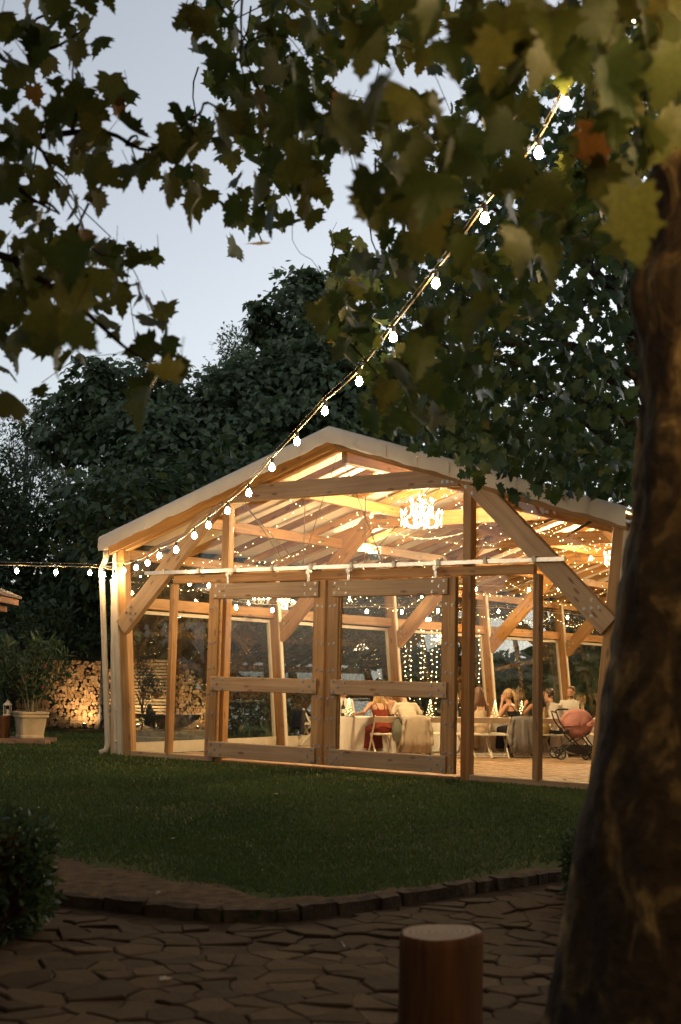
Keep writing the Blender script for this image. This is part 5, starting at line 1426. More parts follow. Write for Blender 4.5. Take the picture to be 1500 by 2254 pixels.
# ------------------------------------------------------------------ banquet: tables, chairs
M['linen'] = cloth('white linen', (.74, .70, .62), .12, .05, .25, 5.0)
M['chair'] = plain('white painted wood', (.66, .60, .48), .5, .06, 6)
M['cushion'] = cloth('cream cushion', (.70, .62, .48), .05)
P0 = Vector((.02, 26.1, 0)); RA = math.radians(21); RD = Vector((math.cos(RA), math.sin(RA), 0)); RN = Vector((-math.sin(RA), math.cos(RA), 0))
def row(s, off, z=0.0): return P0 + RD * s + RN * off + Vector((0, 0, z))
def row_at(px, off):
    a, b = row(0, off), row(5, off); d = (px + 10.5 - 750) / F_PX
    # x = d*y along the line
    t = (d * a.y - a.x) / ((b.x - a.x) - d * (b.y - a.y)); return a + (b - a) * t
FZ = .028
def table(label, s0, s1, cl):
    w = s1 - s0; dp = .85; c = row((s0 + s1) / 2, dp / 2, FZ)
    t = thing('banquet_table', label, 'table', c, RA, 'banquet tables in a row')
    m = MB(); m.box((0, 0, .725), (w, dp, .03)); m.build('tabletop', M['timber'], t)
    for sx in (-1, 1):
        for sy in (-1, 1):
            m = MB(); m.bar((sx * (w / 2 - .12), sy * (dp / 2 - .1), 0), (sx * (w / 2 - .12), sy * (dp / 2 - .1), .71), .05, .05); m.build('leg', M['timber'], t)
    c2 = thing('tablecloth', cl, 'tablecloth', c, RA, 'white tablecloths')
    m = MB(); hw_, hd = w / 2 + .008, dp / 2 + .008
    per = []
    def edge(ax, ay, bx, by, n):
        for i in range(n): per.append((ax + (bx - ax) * i / n, ay + (by - ay) * i / n))
    edge(-hw_, -hd, hw_, -hd, 44); edge(hw_, -hd, hw_, hd, 18); edge(hw_, hd, -hw_, hd, 44); edge(-hw_, hd, -hw_, -hd, 18)
    rows = []
    for f in (0, .06, .3, .65, 1.0):
        r_ = []
        for i, (x, y) in enumerate(per + [per[0]]):
            i = i % len(per); corner = max(0, 1 - min(abs(abs(x) - hw_) + abs(abs(y) - hd), .3) / .3)
            fold = .022 * math.sin(i * 1.05 + s0 * 3) + .013 * math.sin(i * 2.3 + 1) + .17 * corner ** 1.5
            nx, ny = (x / hw_ if abs(x) > hw_ - .01 else 0), (y / hd if abs(y) > hd - .01 else 0)
            r_.append(Vector((x + nx * fold * f, y + ny * fold * f, .746 - .70 * f * (1 if f < 1 else 1) + (.015 * math.sin(i * .7) if f == 1 else 0))))
        rows.append(r_)
    m.grid(rows[::-1]); m.add([(-hw_, -hd, .7465), (hw_, -hd, .7465), (hw_, hd, .7465), (-hw_, hd, .7465)], [(0, 1, 2, 3)])
    m.build('cloth', M['linen'], c2, True)
table('leftmost banquet table, behind the woman in the rust red dress', 0, 2.25, 'white tablecloth hanging to the floor on the leftmost banquet table')
table('middle banquet table, behind the blonde woman with a ponytail', 2.3, 4.4, 'white tablecloth on the middle banquet table')
table('right banquet table, behind the pink pram', 4.45, 6.7, 'white tablecloth on the banquet table behind the pink pram')

def make_chair(label, loc, rz):
    t = thing('folding_chair', label, 'chair', loc, rz, 'white folding chairs along the tables')
    for s in (-1, 1):
        m = MB(); m.bar((s * .195, .24, 0), (s * .195, -.21, .80), .022, .04); m.build('back_leg', M['chair'], t)
        m = MB(); m.bar((s * .168, -.25, 0), (s * .168, .19, .45), .022, .036); m.build('front_leg', M['chair'], t)
    for k in range(4): 
        m = MB(); m.bar((-.18, -.15 + k * .105, .445), (.18, -.15 + k * .105, .445), .085, .016); m.build('seat_slat', M['chair'], t)
    m = MB(); P = []
    for i in range(7):
        f = i / 6 * 2 - 1; y0 = -.025 * (1 - f * f)
        P.append([Vector((f * .2, -.150 + y0, .675)), Vector((f * .2, -.205 + y0, .785)), Vector((f * .2, -.190 + y0, .79)), Vector((f * .2, -.135 + y0, .675)), Vector((f * .2, -.150 + y0, .675))])
    m.grid(P); m.build('backrest', M['chair'], t)
    for a, b in (((-.195, .19, .09), (.195, .19, .09)), ((-.168, -.215, .035), (.168, -.215, .035)), ((-.168, -.18, .075), (.168, -.18, .075))):
        m = MB(); m.bar(a, b, .02, .03); m.build('stretcher', M['chair'], t)
    m = MB(); P = []
    for i in range(7):
        x = -.18 + .36 * i / 6; P.append([Vector((x, -.18 + .36 * j / 6, .458 + .03 * (1 - ((i - 3) / 3) ** 4) * (1 - ((j - 3) / 3) ** 4) ** .5)) for j in range(7)])
    m.grid(P); m.build('cushion', M['cushion'], t, True)
    return t
CH = -.42
chairs = [(840, 'white folding chair under the woman in the rust red dress', -.10), (905, 'white folding chair under the man in the beige shirt, draped with a beige jacket', .02), (962, 'empty white folding chair right of the beige jacket', -.15), (1000, 'white folding chair half hidden by the right door stile', .1), (1052, 'white folding chair under the long haired brunette', -.12), (1092, 'empty white folding chair left of the grey jacket', -.22), (1136, 'white folding chair under the blonde woman, draped with a grey jacket', -.05), (1185, 'white folding chair under the dark haired woman behind the right mullion', .1), (1218, 'white folding chair under the man in a white shirt', -.2), (1305, 'white folding chair right of the pink pram', .15)]
c_first = None; CHP = {}
for px, lb, dr in chairs:
    p = row_at(px, CH) + Vector((0, 0, FZ)); CHP[px] = (p, RA + dr)
    if c_first is None: c_first = make_chair(lb, p, RA + dr)
    else: copy_tree(c_first, p, RA + dr, lb)
p = ground(676, 1640, FZ) ; pl_ = p + Vector((0, .1, 0)); CHP['l'] = (pl_, -1.1)
copy_tree(c_first, pl_, -1.1, 'white folding chair alone inside the left sliding door, seen from its side')
for s_, lb in ((.55, 'white folding chair on the far side of the leftmost table, left one'), (1.55, 'white folding chair on the far side of the leftmost table, right one'), (5.95, 'white folding chair under the bearded man across the table')):
    p = row(s_, 1.32, FZ); CHP[s_] = (p, RA + math.pi); copy_tree(c_first, p, RA + math.pi, lb)

def jacket(name, label, cat, key, mat, w=.46, low=.14, seed=1, sleeves=True):
    p, rz = CHP[key]; t = thing(name, label, cat, p, rz); r = random.Random(seed); m = MB(); rows = []
    prof = [(.02, .62), (-.10, .74), (-.185, .815), (-.215, .812), (-.245, .74), (-.262, .55), (-.285, .34), (-.30, low)]
    for j, (y, z) in enumerate(prof):
        f = j / (len(prof) - 1); ww = w * (1 + .28 * max(0, f - .4)); row_ = []
        for i in range(25):
            g_ = i / 24 * 2 - 1; fold = max(0, f - .35) * (.022 * math.sin(i * .62 + seed) + .012 * math.sin(i * 1.5 + seed * 2))
            row_.append(Vector((g_ * ww / 2, y + fold + .05 * abs(g_) ** 3 * (1 if j > 3 else 0), z - .035 * abs(g_) ** 2.5 * (1 if 1 < j < 5 else 0) + (.02 * math.sin(i * .8 + seed) if j == len(prof) - 1 else 0))))
        rows.append(row_)
    m.grid(rows); o = m.build('jacket_body', mat, t, True)
    so = o.modifiers.new('thick', 'SOLIDIFY'); so.thickness = .012
    if sleeves:
        for s in (-1, 1):
            m = MB(); S = smooth_line([Vector((s * w * .47, -.2, .76)), Vector((s * w * .56, -.23, .6)), Vector((s * w * .60, -.24, .42)), Vector((s * w * .60, -.25, .24))], 4)
            m.tube(S, [.055 + .012 * math.sin(i * 1.4) for i in range(len(S))], 9, flat=.7); m.build('sleeve', mat, t, True)
    return t
M['beige'] = cloth('beige jacket cloth', (.42, .35, .26), .05, .1, .5, 8); M['grey'] = cloth('grey jacket cloth', (.19, .18, .165), .03, .1, .5, 8); M['navy'] = cloth('dark jacket cloth', (.03, .03, .035), .0)
jacket('jacket', 'long beige jacket hung over a chair back left of centre', 'jacket', 905, M['beige'], .52, .10, 1)
jacket('jacket', 'grey suit jacket hung over the chair of the blonde woman', 'jacket', 1136, M['grey'], .46, .10, 3)
jacket('jacket', 'dark jacket over the lone chair behind the left door', 'jacket', 'l', M['navy'], .40, .42, 5)
# cloth bag on the chair of the woman in red
p, rz = CHP[840]; t = thing('cloth_bag', 'small grey green cloth bag hanging from the chair of the woman in red', 'bag', p, rz)
m = MB(); P = []
for j in range(6):
    f = j / 5; P.append([Vector((.25 + (.03 + .08 * math.sin(f * 2.6)) * math.cos(a), -.19 + (.02 + .05 * math.sin(f * 2.6)) * math.sin(a), .74 - .42 * f)) for a in [2 * math.pi * q / 10 for q in range(11)]])
m.grid(P); m.build('bag_body', cloth('bag cloth', (.16, .17, .13), .05), t, True)

# things on the tables
TZ = .7475 + FZ
M['glassware'] = glass_mat('drinking glass', (.97, .97, .95), .0, 1.5)
M['bottle_g'] = plain('green bottle glass', (.02, .10, .04), .1, .1, spec=.8); M['bottle_d'] = plain('dark wine bottle', (.012, .014, .01), .12, .1, spec=.8)
M['ceramic'] = plain('white plate', (.7, .66, .58), .25, .03)
M['grass_dry'] = leaf_mat('dried grass', [(0, (.24, .15, .07)), (1, (.42, .30, .16))], .3); M['vase'] = plain('ceramic vase', (.30, .25, .18), .4)
def wine_glass(loc, label):
    t = thing('wine_glass', label, 'glass', loc, 0, 'wine glasses on the banquet tables'); m = MB(); m.lathe([(.032, 0), (.031, .003), (.004, .008), (.004, .085), (.03, .105), (.038, .14), (.032, .20)], n=10, cap=False); m.build('bowl', M['glassware'], t, True); return t
CNT = {}; wg = None; r2 = random.Random(12)
for q in range(34):
    s_ = .15 + q * .193; off = (.16 if q % 2 else .66) + r2.uniform(-.05, .05); loc = row(s_, off, TZ)
    tb = 'leftmost' if s_ < 2.27 else 'middle' if s_ < 4.42 else 'right'
    od = 'first second third fourth fifth sixth seventh eighth'.split(); cnt_ = CNT.setdefault((tb, q % 2), 0); CNT[(tb, q % 2)] += 1
    lb = f'{od[cnt_]} wine glass from the left along the {"far" if q % 2 == 0 else "near"} side of the {tb} table'
    if wg is None: wg = wine_glass(loc, lb); wg['group'] = 'wine glasses on the leftmost table'
    else:
        c_ = copy_tree(wg, loc, 0, lb); c_['group'] = f'wine glasses on the {tb} table'
bot = None
for s_, off, mk, lb in ((.12, .35, 'bottle_g', 'green glass water bottle at the left end of the leftmost table'), (.32, .5, 'bottle_d', 'dark wine bottle left of the woman in red'), (1.55, .45, 'bottle_d', 'dark wine bottle behind the empty chair'), (1.95, .4, 'bottle_d', 'dark wine bottle near the right door stile'), (5.6, .3, 'bottle_d', 'dark wine bottle right of the pink pram'), (6.3, .4, 'bottle_g', 'green glass bottle at the right end of the row')):
    t = thing('bottle', lb, 'bottle', row(s_, off, TZ), 0, 'bottles on the banquet tables'); m = MB(); m.lathe([(.036, 0), (.038, .01), (.038, .18), (.015, .23), (.013, .30), (.016, .305), (.016, .315)], n=12); m.build('body', M[mk], t, True)
    m = MB(); m.lathe([(.0388, .06), (.0388, .14)], n=12, cap=False); m.build('label_band', M['ceramic'], t)
for q in range(12):
    s_ = .35 + q * .54; lb = ['first', 'second', 'third', 'fourth', 'fifth', 'sixth', 'seventh', 'eighth', 'ninth', 'tenth', 'eleventh', 'twelfth'][q]
    t = thing('plate', f'white dinner plate, {lb} along the near edge from the left', 'plate', row(s_, .18, TZ), 0, 'dinner plates'); m = MB(); m.lathe([(.06, 0), (.075, .004), (.13, .018), (.128, .02), (.07, .008)], n=18); m.build('dish', M['ceramic'], t, True)
def light_cone(loc, label, h=.34):
    t = thing('light_cone', label, 'table light', loc, 0, 'glowing wire cones on the tables'); w = MB(); l = MB(); n = 90; pts = []
    for i in range(n):
        f = i / n; a = f * 40; pts.append(Vector((.085 * (1 - f) * math.cos(a), .085 * (1 - f) * math.sin(a), .02 + h * f)))
    w.tube(pts, .0025, 3); w.lathe([(.09, 0), (.09, .018), (.02, .02)], n=12); w.build('wire_spiral', M['wire'], t)
    for i in range(0, n, 3): l.ball(pts[i], .0042, 5, 3)
    l.build('lights', M['fairy'], t, kind='stuff')
for px, off, lb in ((767, .4, 'glowing wire cone at the left end of the leftmost table'), (944, .4, 'glowing wire cone behind the empty folding chair'), (1086, .35, 'glowing wire cone between the brunette and the blonde'), (1144, .5, 'glowing wire cone right of the blonde woman')):
    p = row_at(px, off); light_cone(Vector((p.x, p.y, TZ)), lb)
for px, off, h, lb in ((1000, .45, .5, 'vase of dried grasses beside the right door stile'), (1134, .55, .62, 'tall vase of dried grasses behind the blonde woman'), (1196, .5, .6, 'vase of dried grasses behind the right mullion'), (1276, .60, .5, 'vase of dried grasses right of the bearded man'), (1316, .5, .62, 'vase of dried grasses right of the pink pram')):
    p = row_at(px, off); t = thing('vase', lb, 'vase', (p.x, p.y, TZ), 0, 'vases of dried grasses'); m = MB(); m.lathe([(.04, 0), (.06, .05), (.05, .12), (.025, .17), (.03, .2)], n=12); m.build('body', M['vase'], t, True)
    rng = np.random.default_rng(int(px)); m = MB(); tips = []
    for i in range(22):
        d = Vector((rng.normal() * .22, rng.normal() * .22, 1)).normalized(); e = Vector((0, 0, .17)) + d * (h - .17) * rng.uniform(.6, 1); m.tube([(0, 0, .12), e], .002, 3); tips += [e - d * k * .02 for k in range(7)]
    m.build('stalks', M['wire'], t, kind='stuff'); k = len(tips)
    V, F, T_ = scatter([LT_LANCE], np.array([tuple(v) for v in tips]), rng.normal(size=(k, 3)) * .5 + np.array([0, 0, 1.]), rng.normal(size=(k, 3)), .05 + .03 * rng.random(k), rng)
    o = link('plumes', np_mesh('plumes', V, F, False, T_), t, M['grass_dry']); o['kind'] = 'stuff'

# ------------------------------------------------------------------ pram
M['pram_pink'] = cloth('pink pram fabric', (.50, .235, .205), .08, .06, .3, 9); M['rubber'] = plain('tyre rubber', (.025, .024, .022), .8); M['pram_black'] = plain('black pram frame', (.018, .018, .018), .35)
pp = row_at(1257, -1.05); pr = thing('pram', 'pink hooded pram with black frame parked behind the chairs', 'pram', (pp.x, pp.y, FZ), math.radians(4)); pr.scale = (.93,) * 3
def tb(name, pts, r, mat=None, n=7, sm=True, par=None):
    m = MB(); m.tube(pts, r, n); return m.build(name, mat or M['pram_black'], par or pr, sm)
# local x to the right in the photo = pram front
for s in (-1, 1):
    y = s * .23
    tb('push_bar', [(-.42, y, .98), (-.36, y, .80), (-.20, y, .58), (.02, y, .34), (.30, y * .8, .16)], .017)
    tb('rear_leg', [(.30, y, .60), (.18, y, .50), (-.10, y, .34), (-.33, y * 1.1, .15)], .015)
    tb('front_strut', [(.16, y, .56), (.36, y * .8, .30), (.44, y * .7, .16)], .014)
    for nm, x, R, yy in (('rear_wheel', -.34, .125, s * .27), ('front_wheel', .22 if s < 0 else .46, .085, s * .16)):
        w = bpy.data.objects.new(nm, None); C.objects.link(w); w.parent = pr; w.location = (x, yy, R)
        m = MB(); pts = [(math.cos(a) * (R - .016), 0, math.sin(a) * (R - .016)) for a in [2 * math.pi * k / 20 for k in range(21)]]; m.tube(pts, .018, 6, False); m.build('tyre', M['rubber'], w, True)
        m = MB()
        for k in range(6): a = k * math.pi / 3; m.bar((0, 0, 0), (math.cos(a) * (R - .03), 0, math.sin(a) * (R - .03)), .012, .012, up=(0, 1, 0))
        m.tube([(0, -.02, 0), (0, .02, 0)], .025, 8); m.build('rim', M['pram_black'], w)
    tb('front_fork', [(.22 if s < 0 else .46, s * .16, .085), (.26 if s < 0 else .44, s * .17, .20)], .013)
tb('handle', [(-.42, -.23, .98), (-.44, -.21, 1.02), (-.38, -.2, 1.05), (-.26, -.19, 1.06), (-.16, -.19, 1.06)], .02); tb('handle', [(-.42, -.23, .98), (-.46, -.1, 1.0), (-.46, .1, 1.0), (-.42, .23, .98)], .018)
tb('axle', [(-.34, -.27, .125), (-.34, .27, .125)], .012)
m = MB(); P = []
for i in range(9):
    f = i / 8; x = -.20 + .62 * f; dz = .10 * math.sin(f * math.pi) ** .6; P.append([Vector((x, -.2, .30)), Vector((x, -.2, .22)), Vector((x, -.17, .22 - dz)), Vector((x, .17, .22 - dz)), Vector((x, .2, .22)), Vector((x, .2, .30))])
m.grid(P); m.build('basket', M['pram_black'], pr, True)
# carrycot and hood: the lower and upper halves of an egg shape
HC = Vector((.08, 0, .70))
def egg(a, b, rx, rz, ry=.25, k=1.0): return HC + Vector((rx * k * math.cos(a) * math.sin(b) ** .7, -ry * k * math.cos(b), rz * k * math.sin(a) * math.sin(b) ** .7))
m = MB(); m.grid([[egg(math.radians(180 + 180 * i / 14), math.pi * j / 12, .33, .25) for j in range(13)] for i in range(15)]); m.build('carrycot', M['pram_pink'], pr, True)
m = MB(); m.grid([[egg(math.radians(178 - 150 * i / 18), math.pi * j / 12, .36, .36, .262, 1 + .018 * abs(math.sin(i * math.pi / 6))) for j in range(13)] for i in range(19)]); o = m.build('hood', M['pram_pink'], pr, True)
so = o.modifiers.new('thick', 'SOLIDIFY'); so.thickness = .012
for a_ in (118, 72, 28): tb('hood_rib', [egg(math.radians(a_), math.pi * j / 12, .36, .36, .262, 1.02) for j in range(13)], .007, M['pram_pink'], 5)
m = MB(); m.grid([[egg(math.radians(28 - 9 * i), math.pi * j / 12, .36, .36, .262, 1.0 + .05 * i) for j in range(1, 12)] for i in range(4)]); o = m.build('brim', M['pram_pink'], pr, True); so = o.modifiers.new('thick', 'SOLIDIFY'); so.thickness = .01
m = MB(); m.grid([[egg(math.radians(a_), math.pi * j / 12, .335, .12, .252) for j in range(13)] for a_ in (0, 40, 90, 140, 180)]); m.build('apron', M['pram_pink'], pr, True)
tb('cot_rim', [(-.28, y, .71 + .01 * math.sin(k)) if False else (-.28 + .70 * k / 8, -.25, .715) for k in range(9) for y in (0,)], .014, M['pram_pink'])
for s in (-1, 1): m = MB(); m.ball((-.20, s * .25, .60), .06, 8, 5, (1, .5, 1)); m.build('hub_joint', M['pram_black'], pr, True)
# ------------------------------------------------------------------ people
PENDING = []
def mass(mb, vox, smooth=3):
    me = mb.mesh('tmp'); o = bpy.data.objects.new('tmp', me); C.objects.link(o)
    r = o.modifiers.new('r', 'REMESH'); r.mode = 'VOXEL'; r.voxel_size = vox
    if smooth: s = o.modifiers.new('s', 'SMOOTH'); s.factor = .5; s.iterations = smooth
    return o
def later(mb, name, mat, parent, vox=.011, smooth=3, label=None): PENDING.append((mass(mb, vox, smooth), name, mat, parent, label))
def flush():
    dg = bpy.context.evaluated_depsgraph_get(); dg.update()
    for o, name, mat, parent, label in PENDING:
        me = bpy.data.meshes.new_from_object(o.evaluated_get(dg)); me.name = name; me.materials.clear(); me.polygons.foreach_set('use_smooth', [True] * len(me.polygons)); me.update()
        q = link(name, me, parent, mat)
        if label: q['label'] = label
    for o, *_ in PENDING: bpy.data.objects.remove(o)
    PENDING.clear()
def loft(mb, secs, n=14):
    """secs: (centre, rx, ry) ellipse rings with horizontal axes"""
    vs = []
    for c, rx, ry in secs:
        for k in range(n):
            a = 2 * math.pi * k / n; vs.append(Vector(c) + Vector((rx * math.cos(a), ry * math.sin(a), 0)))
    m = len(secs)
    mb.add(vs, [(i * n + k, i * n + (k + 1) % n, (i + 1) * n + (k + 1) % n, (i + 1) * n + k) for i in range(m - 1) for k in range(n)] + [tuple(range(n - 1, -1, -1)), tuple((m - 1) * n + k for k in range(n))])
def skin(name, c): return plain(name, c, .5, .08, 6, .0, spec=.35)
SK = [skin('skin light', (.52, .30, .19)), skin('skin tan', (.44, .24, .14))]
def hair_mat(name, c1, c2):
    m, t, out = nodes(name); b = N(t, 'ShaderNodeBsdfPrincipled', Roughness=.42); tc = N(t, 'ShaderNodeTexCoord'); mp = N(t, 'ShaderNodeMapping'); mp.inputs['Scale'].default_value = (60, 60, 4)
    t.links.new(tc.outputs['Object'], mp.inputs['Vector']); nz = N(t, 'ShaderNodeTexNoise', Scale=1.0, Detail=3.0); t.links.new(mp.outputs[0], nz.inputs['Vector'])
    r = ramp(t, [(.3, c1), (.7, c2)]); t.links.new(nz.outputs[0], r.inputs[0]); t.links.new(r.outputs[0], b.inputs['Base Color']); t.links.new(b.outputs[0], out.inputs[0]); return m
HAIR = {'blonde': hair_mat('blonde hair', (.20, .11, .04), (.52, .36, .16)), 'brown': hair_mat('brown hair', (.07, .03, .014), (.16, .075, .035)), 'dark': hair_mat('dark hair', (.02, .012, .008), (.055, .03, .018))}
M['eye'] = plain('dark eye', (.02, .015, .01), .2); M['lips'] = plain('lips', (.38, .14, .11), .5)
def person(label, loc, rz, hair='brown', style='long', top=None, sleeves='bare', bottom=None, dress=False, lean=.10, side=0.0, head=(0.0, 0.0), armL=None, armR=None, sk=0, female=True, beard=False, sc_=1.0, straps=False):
    """seated, facing local +Y, origin on the floor under the seat; head=(turn, nod)"""
    t = thing('person', label, 'person', loc, rz); t.scale = (sc_,) * 3
    sw = .175 if female else .205; tz = .07
    def sp(z): f = max(0, z - .55); return Vector((side * f, -.06 + lean * f * 1.6 + .12 * lean * f * f, z - lean * lean * f * .5))
    b = MB()
    w0, w1, w2 = (.165, .125, .155) if female else (.165, .15, .185)
    loft(b, [(sp(.47), w0 * .85, .11), (sp(.55), w0 * 1.03, .125), (sp(.66), w0 * .95, .11), (sp(.76), w1, .095), (sp(.88), w2 * .95, .105), (sp(.98), w2, .105), (sp(1.04), w2 * .9, .085), (sp(1.075), .09, .065), (sp(1.10), .055, .055), (sp(1.16), .05, .052)])
    hips = []
    for s in (-1, 1):
        b.tube([(s * .09, -.05, .525), (s * .10, .14, .53), (s * .105, .38, .50)], [.088, .078, .058], 10)
        b.tube([(s * .105, .385, .50), (s * .11, .40, .34), (s * .11, .38, .10)], [.056, .054, .036], 9)
        b.tube([(s * .11, .36, .07), (s * .115, .45, .05), (s * .12, .55, .035)], [.042, .042, .028], 8)
    # head
    hc = sp(1.10) + Vector((side * .1, .02 + lean * .10, .145)); R_ = Matrix.Rotation(head[0], 3, 'Z') @ Matrix.Rotation(-head[1], 3, 'X')
    H = lambda x, y, z: hc + R_ @ Vector((x, y, z))
    b.ball(H(0, -.012, .03), .1, 14, 10, (.77, .96, .95), R_); b.ball(H(0, .028, -.035), .075, 12, 8, (.82, .92, 1.15), R_)
    b.tube([H(0, .086, .025), H(0, .112, -.012), H(0, .094, -.022)], [.010, .015, .012], 6); b.ball(H(0, .075, -.095), .026, 8, 5); b.ball(H(0, .085, -.055), .02, 8, 5, (1.2, .8, .8), R_)
    for s in (-1, 1): b.ball(H(s * .079, -.012, .0), .024, 8, 6, (.45, .8, 1.25), R_); b.ball(H(s * .03, .079, .045), .018, 6, 4, (1.4, .6, .5), R_)
    b.tube([sp(1.08), hc + R_ @ Vector((0, -.015, -.06))], [.054, .05], 10)
    # arms
    arms = []
    for s, spec in ((-1, armL), (1, armR)):
        sh_ = sp(1.025) + Vector((s * sw, 0, 0)); el, wr = spec or ((s * .25, .10, .76), (s * .17, .33, .79)); el, wr = Vector(el), Vector(wr); arms.append((sh_, el, wr))
        b.tube([sp(1.03) + Vector((s * sw * .5, 0, 0)), sh_, (sh_ + el) / 2, el], [.055, .052, .043, .036], 9)
        b.tube([el, el * .6 + wr * .4, wr], [.037, .036, .024], 9)
        d = (wr - el).normalized(); sd = d.cross(Vector((0, 0, 1))); sd = sd.normalized() if sd.length > .1 else Vector((1, 0, 0)); up_ = sd.cross(d)
        b.tube([wr, wr + d * .045, wr + d * .085], [.023, .036, .034], 8, flat=.5)
        for k in range(4):
            q0 = wr + d * .08 + sd * (.027 - k * .018); ln = (.06, .07, .066, .05)[k]; b.tube([q0, q0 + d * ln * .6, q0 + d * ln - up_ * .015], [.0095, .009, .007], 5)
        b.tube([wr + d * .025 - sd * s * .025, wr + d * .06 - sd * s * .05, wr + d * .09 - sd * s * .055], [.011, .010, .008], 5)
    later(b, 'body', SK[sk], t, .0105, 2)
    # face details
    e = MB()
    for s in (-1, 1): e.ball(H(s * .031, .083, .025), .0095, 6, 4, (1.3, .6, .7), R_)
    e.build('eyes', M['eye'], t, True, kind='stuff')
    e = MB(); e.ball(H(0, .096, -.056), .012, 8, 4, (1.9, .6, .55), R_); e.build('mouth', M['lips'], t, True)
    # clothes
    g = .014
    if top is not None:
        c_ = MB()
        zt = 1.0 if not straps else .93
        secs = [(sp(.46), w0 * .9 + g, .125), (sp(.55), w0 * 1.05 + g, .14), (sp(.66), w0 * .98 + g, .125), (sp(.76), w1 + g + .01, .112), (sp(.88), w2 * .96 + g, .12), (sp(zt - .02), w2 * .99 + g * .9, .116)]
        if not straps: secs += [(sp(1.04), w2 * .92 + g, .098), (sp(1.075), .098, .078)]
        else: secs += [(sp(zt), w2 * .97 + g * .5, .105)]
        loft(c_, secs)
        if straps:
            for s in (-1, 1): c_.tube([sp(.92) + Vector((s * .085, .105, 0)), sp(1.05) + Vector((s * .085, .05, .01)), sp(1.065) + Vector((s * .085, 0, .012)), sp(1.03) + Vector((s * .08, -.085, 0)), sp(.92) + Vector((s * .065, -.115, 0))], .013, 6)
        if sleeves != 'bare':
            for sh_, el, wr in arms:
                c_.tube([sp(1.02), sh_, (sh_ + el) / 2, el], [.075, .069, .058, .052], 10)
                if sleeves == 'long': c_.tube([el, (el + wr) / 2, wr], [.053, .047, .036], 10)
            # collar
            c_.tube([sp(1.085) + Vector((.062 * math.cos(a), .062 * math.sin(a), .012)) for a in [2 * math.pi * k / 14 for k in range(15)]], .017, 6)
        if dress:
            for s in (-1, 1): c_.tube([(s * .08, -.04, .53), (s * .09, .18, .54), (s * .10, .40, .51)], [.105, .10, .085], 10)
            loft(c_, [((0, .36, .16), .21, .10), ((0, .37, .35), .19, .10), ((0, .36, .50), .18, .09)])
        later(c_, 'dress' if dress else 'shirt', top, t, .0125, 4)
    if bottom is not None:
        c_ = MB(); loft(c_, [(sp(.455), w0 + .012, .13), (sp(.53), w0 * 1.07 + g, .143), (sp(.60), w0 * 1.02 + g, .135)])
        for s in (-1, 1):
            c_.tube([(s * .09, -.05, .525), (s * .10, .14, .53), (s * .105, .39, .50)], [.102, .094, .075], 10); c_.tube([(s * .105, .39, .51), (s * .11, .405, .34), (s * .11, .385, .09)], [.074, .068, .056], 10)
        later(c_, 'trousers', bottom, t, .0125, 3)
    sh_ = MB()
    for s in (-1, 1): sh_.tube([(s * .11, .33, .045), (s * .115, .45, .042), (s * .12, .57, .03)], [.046, .046, .032], 8)
    later(sh_, 'shoes', M['navy'], t, .012, 1)
    # hair
    hm = HAIR[hair]; h_ = MB(); r = random.Random(hash(label) % 999 if False else len(label))
    if style == 'short':
        h_.ball(H(0, -.026, .048), .103, 14, 8, (.79, .93, .92), R_)
        for s in (-1, 1): h_.ball(H(s * .066, -.035, .01), .04, 8, 6, (.5, .9, 1.2), R_)
        later(h_, 'hair', hm, t, .009, 1)
    else:
        h_.ball(H(0, -.030, .040), .108, 14, 8, (.82, .94, .98), R_)
        for s in (-1, 1): h_.ball(H(s * .058, -.025, .0), .055, 8, 6, (.6, .9, 1.2), R_)
        if style == 'long':
            for k in range(26):
                a = -1.25 + 2.5 * k / 25; x = .085 * math.sin(a); y = -.075 * math.cos(a) - .03; ln = r.uniform(.30, .42)
                h_.tube([H(x * .9, y, .05), H(x * 1.05, y - .025, -.06), hc + Vector((x * 1.5, -.11 - .02 * math.cos(a), -.19)), hc + Vector((x * 1.35 + r.uniform(-.02, .02), -.125 + lean * -.12, -ln))], [.026, .024, .020, .005], 6)
        else:
            k0 = H(0, -.115, .055); h_.ball(k0, .03, 8, 6)
            for k in range(12):
                a = 2 * math.pi * k / 12; o_ = Vector((.018 * math.cos(a), .012 * math.sin(a), 0)); h_.tube([k0, k0 + Vector((0, -.055, -.02)) + o_, k0 + Vector((.01, -.085, -.13)) + o_ * 2.2, k0 + Vector((.02 + r.uniform(-.02, .02), -.085, -.30 + r.uniform(-.04, .04))) + o_], [.022, .026, .022, .005], 6)
        later(h_, 'hair', hm, t, .0085, 1)
    if beard:
        q = MB(); q.ball(H(0, .045, -.070), .062, 10, 8, (.98, .86, .72), R_); later(q, 'beard', hm, t, .009, 1)
    return t
RUST = cloth('rust red dress', (.17, .030, .011), .03, .1, .4, 9); BEIGE_S = cloth('beige shirt', (.56, .48, .36), .1, .06, .6, 9); CREAM = cloth('cream dress', (.62, .50, .34), .1, .06, .4, 9); BLACKC = cloth('black dress', (.010, .010, .011), .0, .1, .3); WHITE_S = cloth('white shirt', (.76, .72, .64), .1, .04, .6, 9); DARKT = cloth('dark trousers', (.022, .022, .026), .0); YEL = cloth('pale yellow dress', (.60, .50, .24), .1)
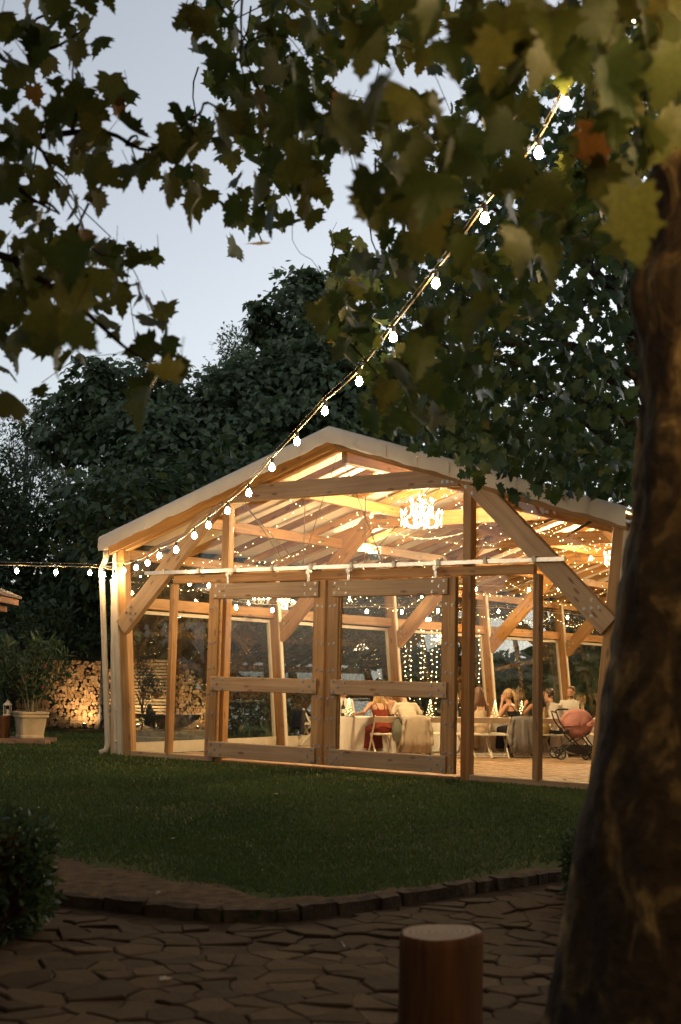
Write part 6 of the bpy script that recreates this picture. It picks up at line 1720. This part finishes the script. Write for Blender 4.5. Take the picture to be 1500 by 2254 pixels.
def seat(key, dy=.03): p, rz = CHP[key]; return p + Vector((-math.sin(rz), math.cos(rz), 0)) * dy, rz
def at_seat(label, key, turn=0.0, dy=.03, **kw): p, rz = seat(key, dy); return person(label, p, rz + turn, **kw)
at_seat('seated woman in a rust red strapped dress reaching left over the table, seen from behind', 840, .12, hair='blonde', style='long', top=RUST, straps=True, dress=True, lean=.28, sk=1, armL=((-.36, .06, .84), (-.40, .34, .80)), armR=((.26, .14, .80), (.14, .40, .80)))
at_seat('seated man in a beige shirt leaning over the table, seen from behind', 905, -.05, .06, hair='brown', style='short', top=BEIGE_S, sleeves='long', bottom=DARKT, lean=.42, female=False, armL=((-.30, .20, .80), (-.16, .44, .81)), armR=((.30, .20, .80), (.16, .44, .81)))
at_seat('seated woman with long straight brown hair in a cream dress', 1052, .05, hair='brown', style='long', top=CREAM, straps=True, dress=True, lean=.10, sk=0)
at_seat('seated woman in a black dress with a blonde ponytail, chin on her hand', 1136, .55, .0, hair='blonde', style='pony', top=BLACKC, straps=True, dress=True, lean=.30, sk=1, head=(.55, .0), armL=((-.26, .26, .80), (-.09, .32, 1.10)), armR=((.20, .30, .79), (.02, .42, .80)))
at_seat('seated woman with long dark hair in a pale yellow dress behind the right mullion', 1185, .05, hair='dark', style='long', top=YEL, straps=True, dress=True, lean=.12, sk=1, armL=((-.26, .24, .80), (-.14, .30, 1.02)))
at_seat('seated dark haired man in a white shirt, seen from behind', 1218, .35, hair='dark', style='short', top=WHITE_S, sleeves='long', bottom=DARKT, lean=.22, female=False, head=(.25, .15))
at_seat('bearded man in a white shirt facing left across the table', 5.95, -.75, .10, hair='brown', style='short', top=WHITE_S, sleeves='long', bottom=DARKT, lean=.10, female=False, beard=True, head=(-.25, .12), sc_=1.03)
at_seat('guest in a white shirt across the leftmost table, half hidden', .55, .1, hair='brown', style='short', top=WHITE_S, sleeves='long', bottom=DARKT, lean=.2, female=False)
at_seat('blonde guest in a cream dress across the leftmost table, half hidden', 1.55, -.1, hair='blonde', style='long', top=CREAM, straps=True, dress=True, lean=.2)
flush()
